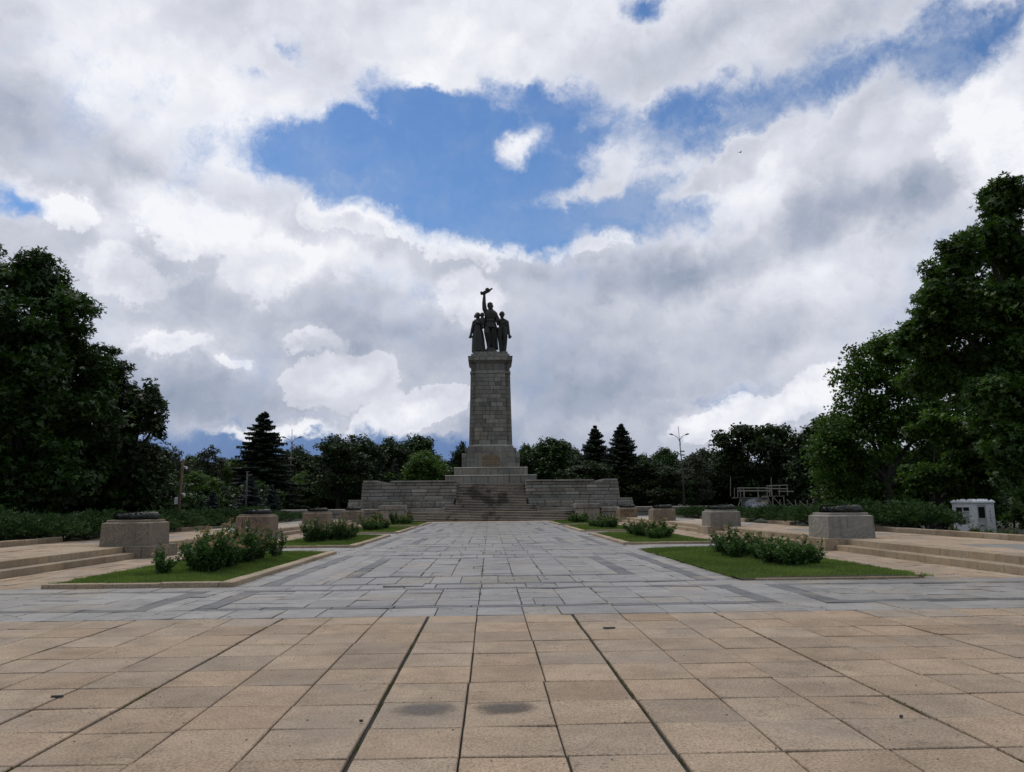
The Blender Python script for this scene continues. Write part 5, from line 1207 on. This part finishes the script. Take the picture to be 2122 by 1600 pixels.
# ------------------------------------------------------------------ rose bushes
FH = []
for sd_ in range(3):
    r_ = np.random.default_rng(90+sd_); m_ = 30; D_ = unit(r_.normal(size=(m_, 3))); P_ = D_*.014+(r_.random((m_, 1)) < .45)*np.array([[.03, .015, .012]]); N_ = r_.normal(size=(m_, 3)); N_ = unit(N_-D_*np.sum(N_*D_, 1, keepdims=True))
    o_ = cards_object('flower_head', [cards(P_, D_, N_, r_.uniform(.022, .042, m_), np.full(m_, .016), np.clip(.3*sd_+r_.random(m_)*.4, 0, 1), .3)], ROSEF); FH.append(o_.data); bpy.data.objects.remove(o_)
def rose_proto(seed, h=.95, rad=.55, fl=16, tall=3):
    r_ = np.random.default_rng(seed); root = empty('rose_bush'); mb = MB(); tips = []
    ns = 13
    for k in range(ns):
        a_ = r_.random()*6.28; sp = r_.random()**.6*rad*.85; hh = h*r_.uniform(.55, .88) if k >= tall else h*r_.uniform(1.0, 1.22)
        p0 = Vector((math.cos(a_)*sp*.25, math.sin(a_)*sp*.25, 0)); p2 = Vector((math.cos(a_)*sp, math.sin(a_)*sp, hh)); p1 = p0.lerp(p2, .5)+Vector((r_.normal()*.04, r_.normal()*.04, .05)); mb.tube([p0, p1, p2], [.011, .008, .004], 4, cap=False); tips.append((p0, p1, p2, k < tall))
    mb.build('stem', STEM, root)
    P_, D_, N_, T = [], [], [], []
    def onstem(s_, f): return s_[0].lerp(s_[1], f*2) if f < .5 else s_[1].lerp(s_[2], f*2-1)
    n = 1500; idx = r_.integers(0, ns, n); f = .12+.88*r_.random(n)**.9
    for i_, ff in zip(idx, f):
        s_ = tips[i_]; 
        if s_[3] and ff > .7 and r_.random() < .55: ff *= .7
        b_ = onstem(s_, ff); o_ = unit(r_.normal(size=3))*r_.random()**.6*(.14 if not (s_[3] and ff > .7) else .06); P_.append([b_.x+o_[0], b_.y+o_[1], max(.03, b_.z+o_[2]*.9)]); D_.append(r_.normal(size=3)+np.array([b_.x, b_.y, 0])*1.0); N_.append(r_.normal(size=3)*.6+np.array([0, 0, .8])); T.append(.2+.45*ff+r_.normal()*.15)
    P_ = np.array(P_); D_ = unit(np.array(D_)); N_ = np.array(N_); N_ = unit(N_-D_*np.sum(N_*D_, 1, keepdims=True)); L_ = r_.uniform(.055, .095, n)
    cards_object('foliage', [cards(P_, D_, N_, L_, L_*.36, np.array(T), .2)], ROSEL, root)
    hd = [t[2] for t in tips]
    for k in range(fl):
        c_ = hd[k % len(hd)]+Vector((r_.normal()*.06, r_.normal()*.06, r_.normal()*.05))
        o_ = bpy.data.objects.new('flower_head', FH[k % 3]); col.objects.link(o_); o_.parent = root; o_.location = c_; o_.rotation_euler = (r_.normal()*.5, r_.normal()*.5, r_.random()*6); o_.scale = (1.25,)*3
    return root
RP = [rose_proto(21, .95, .62, 10), rose_proto(22, .85, .7, 6, 3), rose_proto(23, 1.0, .6, 13, 5), rose_proto(24, .75, .72, 4, 2)]
rc = [0]
def rose(x, y, s_, k, lab, grp='rose bushes in the grass beds', z=.07):
    o = RP[k] if not RP[k].get('label') else copy_tree(RP[k]); o.location = (x, y, z); o.scale = (s_*1.05, s_*1.05, s_); o.rotation_euler = (0, 0, random.uniform(0, 6)); tag(o, lab, 'rose bush', grp)
nm = ['nearest', 'second', 'third', 'farthest']
for s_ in (-1, 1):
    for k, Y in enumerate(BEDY):
        lab = {(-1, 0): 'rose bush with tan blooms in the nearest left grass bed', (-1, 1): 'rose bush with tan blooms in the second left grass bed', (-1, 2): 'leafy rose bush in the third left grass bed', (-1, 3): 'leafy rose bush in the farthest left grass bed, by the stair foot',
               (1, 0): 'rose bush with few blooms in the nearest right grass bed', (1, 1): 'dense rose bush in the second right grass bed', (1, 2): 'leafy rose bush in the third right grass bed', (1, 3): 'leafy rose bush in the farthest right grass bed, by the stair foot'}[(s_, k)]
        n = 22 if k == 0 else 16
        for i in range(n):
            f = i/(n-1); y = Y+2.4+(BEDL-5.4)*f+random.uniform(-.12, .12); x = s_*((7.75 if s_ > 0 else 7.45)+random.uniform(-.65, .65))
            rose(x, y, (random.uniform(.58, .82) if random.random() < .8 else random.uniform(.9, 1.08))*(1 if s_ < 0 else .92), (random.choice([0, 2, 2, 1]) if s_ < 0 else random.choice([1, 3, 0, 1])), lab.replace('rose bush', '%s rose bush' % NTH[i]))
for kr, (x, y) in enumerate(((19.6, 31.2), (20.5, 31.6), (21.4, 31.4), (22.3, 31.8), (20.0, 33.0), (21.0, 33.3), (22.0, 33.2), (23.2, 32.6), (19.2, 30.0), (20.3, 30.2), (21.5, 30.1), (18.6, 31.0))):
    rose(x, y, random.uniform(.4, .55), random.choice([0, 2, 3]), 'low rose bush behind the right kerb before the white kiosk, %s in its patch' % NTH[kr], 'roses below the kiosk', gz(x, y)-.15)

# ------------------------------------------------------------------ grass
def grass(x0, x1, y0, y1, n, hmin, hmax, w, zf, lab):
    P_ = np.stack([rng.uniform(x0, x1, n), rng.uniform(y0, y1, n), np.zeros(n)], 1)
    cl = .5*np.sin(P_[:, 0]*5.1+np.sin(P_[:, 1]*3.7))*np.sin(P_[:, 1]*4.3+P_[:, 0]*1.7)+.5*np.sin(P_[:, 0]*2.1+1.3*np.sin(P_[:, 1]*1.3))*np.sin(P_[:, 1]*1.9+P_[:, 0]*.7); P_[:, 0] += .05*np.sin(P_[:, 1]*7)+.04*np.sin(P_[:, 1]*17)
    P_[:, 2] = zf(P_[:, 0], P_[:, 1]); D_ = unit(np.stack([rng.normal(size=n)*.55, rng.normal(size=n)*.55, np.ones(n)], 1)); N_ = rdirs(n); N_ = unit(N_-D_*np.sum(N_*D_, 1, keepdims=True))
    L_ = rng.uniform(hmin, hmax, n)*(1+.35*cl); T = np.clip(rng.normal(.45, .25, n)+.18*cl, 0, 1)
    o = cards_object('grass', [cards(P_, D_, N_, L_, np.full(n, w), T, .1, .4)], GRASSM); tag(o, lab, 'grass', kind='stuff')
for s_ in (-1, 1):
    for k, Y in enumerate(BEDY):
        over = s_ > 0 and k == 0
        xi = IN-.1 if over else IN+.26; a_, b_ = sorted((s_*xi, s_*(OUT+(.15 if over else .05)))); e = Y+BEDL
        def zf(x, y, a=a_, b=b_, Y=Y, e=e):
            fx = np.minimum(np.abs(x-a), np.abs(b-x)); return .035+.045*np.clip(fx/1.0, 0, 1)
        grass(a_, b_, Y+(-.08 if over else .2), e-.1, (90000, 45000, 26000, 18000)[k], .035, (.095, .1, .11, .12)[k], (.0045, .008, .012, .016)[k], zf, '%s green grass of the %s bed on the %s' % ('overgrown' if over else 'short', nm[k], side_lab[s_]))
# weeds along the joints of the plaza and promenade
P_, L_ = [], []
def weeds(x, y, sx, sy, n, h=.035):
    for _ in range(n): P_.append((x+random.gauss(0, sx), y+random.gauss(0, sy), -.015)); L_.append(random.uniform(.4, 1.3)*h)
for bi in (-2, -1, 0, 1, 2):
    X_ = bx0+bi*pitch
    for _ in range(16): y = random.uniform(4.6, 12); weeds(X_, y, .006, .07, 22, .022)
for yj in (5.57, 7.8, 10.03):
    for _ in range(10): weeds(random.uniform(-6, 6), yj, .06, .004, 16, .02)
for X_ in (-1.68, -.94, -.2, .54, 1.28, -2.42, 2.03):
    for _ in range(22): weeds(X_, random.uniform(13.5, 45), .012, .12, 26, .04)
for yj in (76.6, 13.32, 16.35, 18.85, 32.0, 28.4):
    for _ in range(16): weeds(random.uniform(-6, 6), yj, .12, .01, 20, .03)
for s_ in (-1, 1):
    for _ in range(40): weeds(s_*(IN-.02), random.uniform(17.2, 60), .015, .1, 24, .05)
    for _ in range(40): weeds(s_*11.98, random.uniform(17, 70), .015, .12, 30, .05)
P_ = np.array(P_); n = len(P_); D_ = unit(np.stack([rng.normal(size=n)*.8, rng.normal(size=n)*.8, np.ones(n)], 1)); N_ = rdirs(n); N_ = unit(N_-D_*np.sum(N_*D_, 1, keepdims=True))
WEED = leaf('weed', (.05, .06, .015), (.16, .15, .05), .15, .8)
tag(cards_object('weeds', [cards(P_, D_, N_, np.array(L_), np.full(n, .0045), rng.random(n), .1)], WEED), 'sparse weeds and moss growing along the paving joints', 'weeds', kind='stuff')
# bits lying on the plaza
def chip(px, py, l, w, rz, lab, grp='dark chips lying on the plaza'):
    r = ray(px, py); t = -EYE/r.z; mb = MB(); n = 7
    top = [(l/2*math.cos(2*math.pi*i/n)*random.uniform(.8, 1.1), w/2*math.sin(2*math.pi*i/n)*random.uniform(.7, 1.2), .018) for i in range(n)]; bot = [(x*1.08, y*1.1, 0) for x, y, z in top]
    mb.add(bot+top, [tuple(reversed(range(n))), tuple(range(n, 2*n))]+[(i, (i+1) % n, n+(i+1) % n, n+i) for i in range(n)]); o = mb.build('bark_chip', DARKP); o.location = (r.x*t, r.y*t, .004); o.rotation_euler = (0, 0, rz); tag(o, lab, 'bark chip', grp)
chip(118, 1446, .13, .03, .1, 'flat dark strip of bark lying on a slab at far left'); chip(1262, 1303, .16, .05, 0, 'dark sliver on a joint just beyond the plaza centre, right of the axis')
chip(1868, 1488, .03, .03, 0, 'small dark crumb on the plaza at right'); chip(748, 1497, .03, .02, 0, 'small dark crumb left of the round damp patch')
# debris specks: one mass nobody could count
mb = MB()
for _ in range(900):
    x, y = random.uniform(-9, 9), 3.5+random.random()**1.3*22; r_ = random.uniform(.004, .013)
    mb.add([(x-r_, y, .004), (x, y-r_*.6, .004), (x+r_, y, .004), (x, y+r_*.7, .004), (x, y, .010)], [(0, 1, 4), (1, 2, 4), (2, 3, 4), (3, 0, 4)])
tag(mb.build('grit', DARKP), 'scattered dark grit and seed husks on the paving', 'grit', kind='stuff')
# pale building glimpsed over the trees at left
bb = tag(empty('apartment_building', (at(468, 960, 175).x, 175, 0)), 'pale apartment block just showing between tree tops at left', 'building'); ht = at(468, 956, 175).z
mb = MB(); mb.box(-6, 6, 0, 10, 0, ht-.6); mb.build('wall', DIRTYW, bb); mb = MB(); mb.box(-6.4, 6.4, -.4, 10.4, ht-.58, ht-.25); mb.box(-2, 0.5, 1, 4, ht-.245, ht+.5); mb.build('roof', STEEL, bb)
for i in range(3):
    for j in range(5):
        mb = MB(); x = -4.8+j*2.2; z = ht-2.6-i*2.8; mb.box(x, x+1.1, -.05, .05, z, z+1.4); mb.build('window', GLASS, bb)
# a bird high up
bp_ = at(1534, 316, 70); bird = MB()
bird.tube([(-.16, 0, 0), (-.05, 0, .01), (.08, 0, .01), (.17, 0, .02)], [.008, .04, .035, .008], 8)
for s_ in (-1, 1): bird.add([(-.03, 0, .03), (.07, 0, .03), (.03, s_*.2, .09), (-.06, s_*.32, .05), (-.07, s_*.16, .07)], [(0, 1, 2, 4), (4, 2, 3)])
bo = bird.build('bird', DARKP); bo.location = bp_; bo.rotation_euler = (0, 0, .5); tag(bo, 'tiny dark bird flying against the cloud right of the blue gap', 'bird')
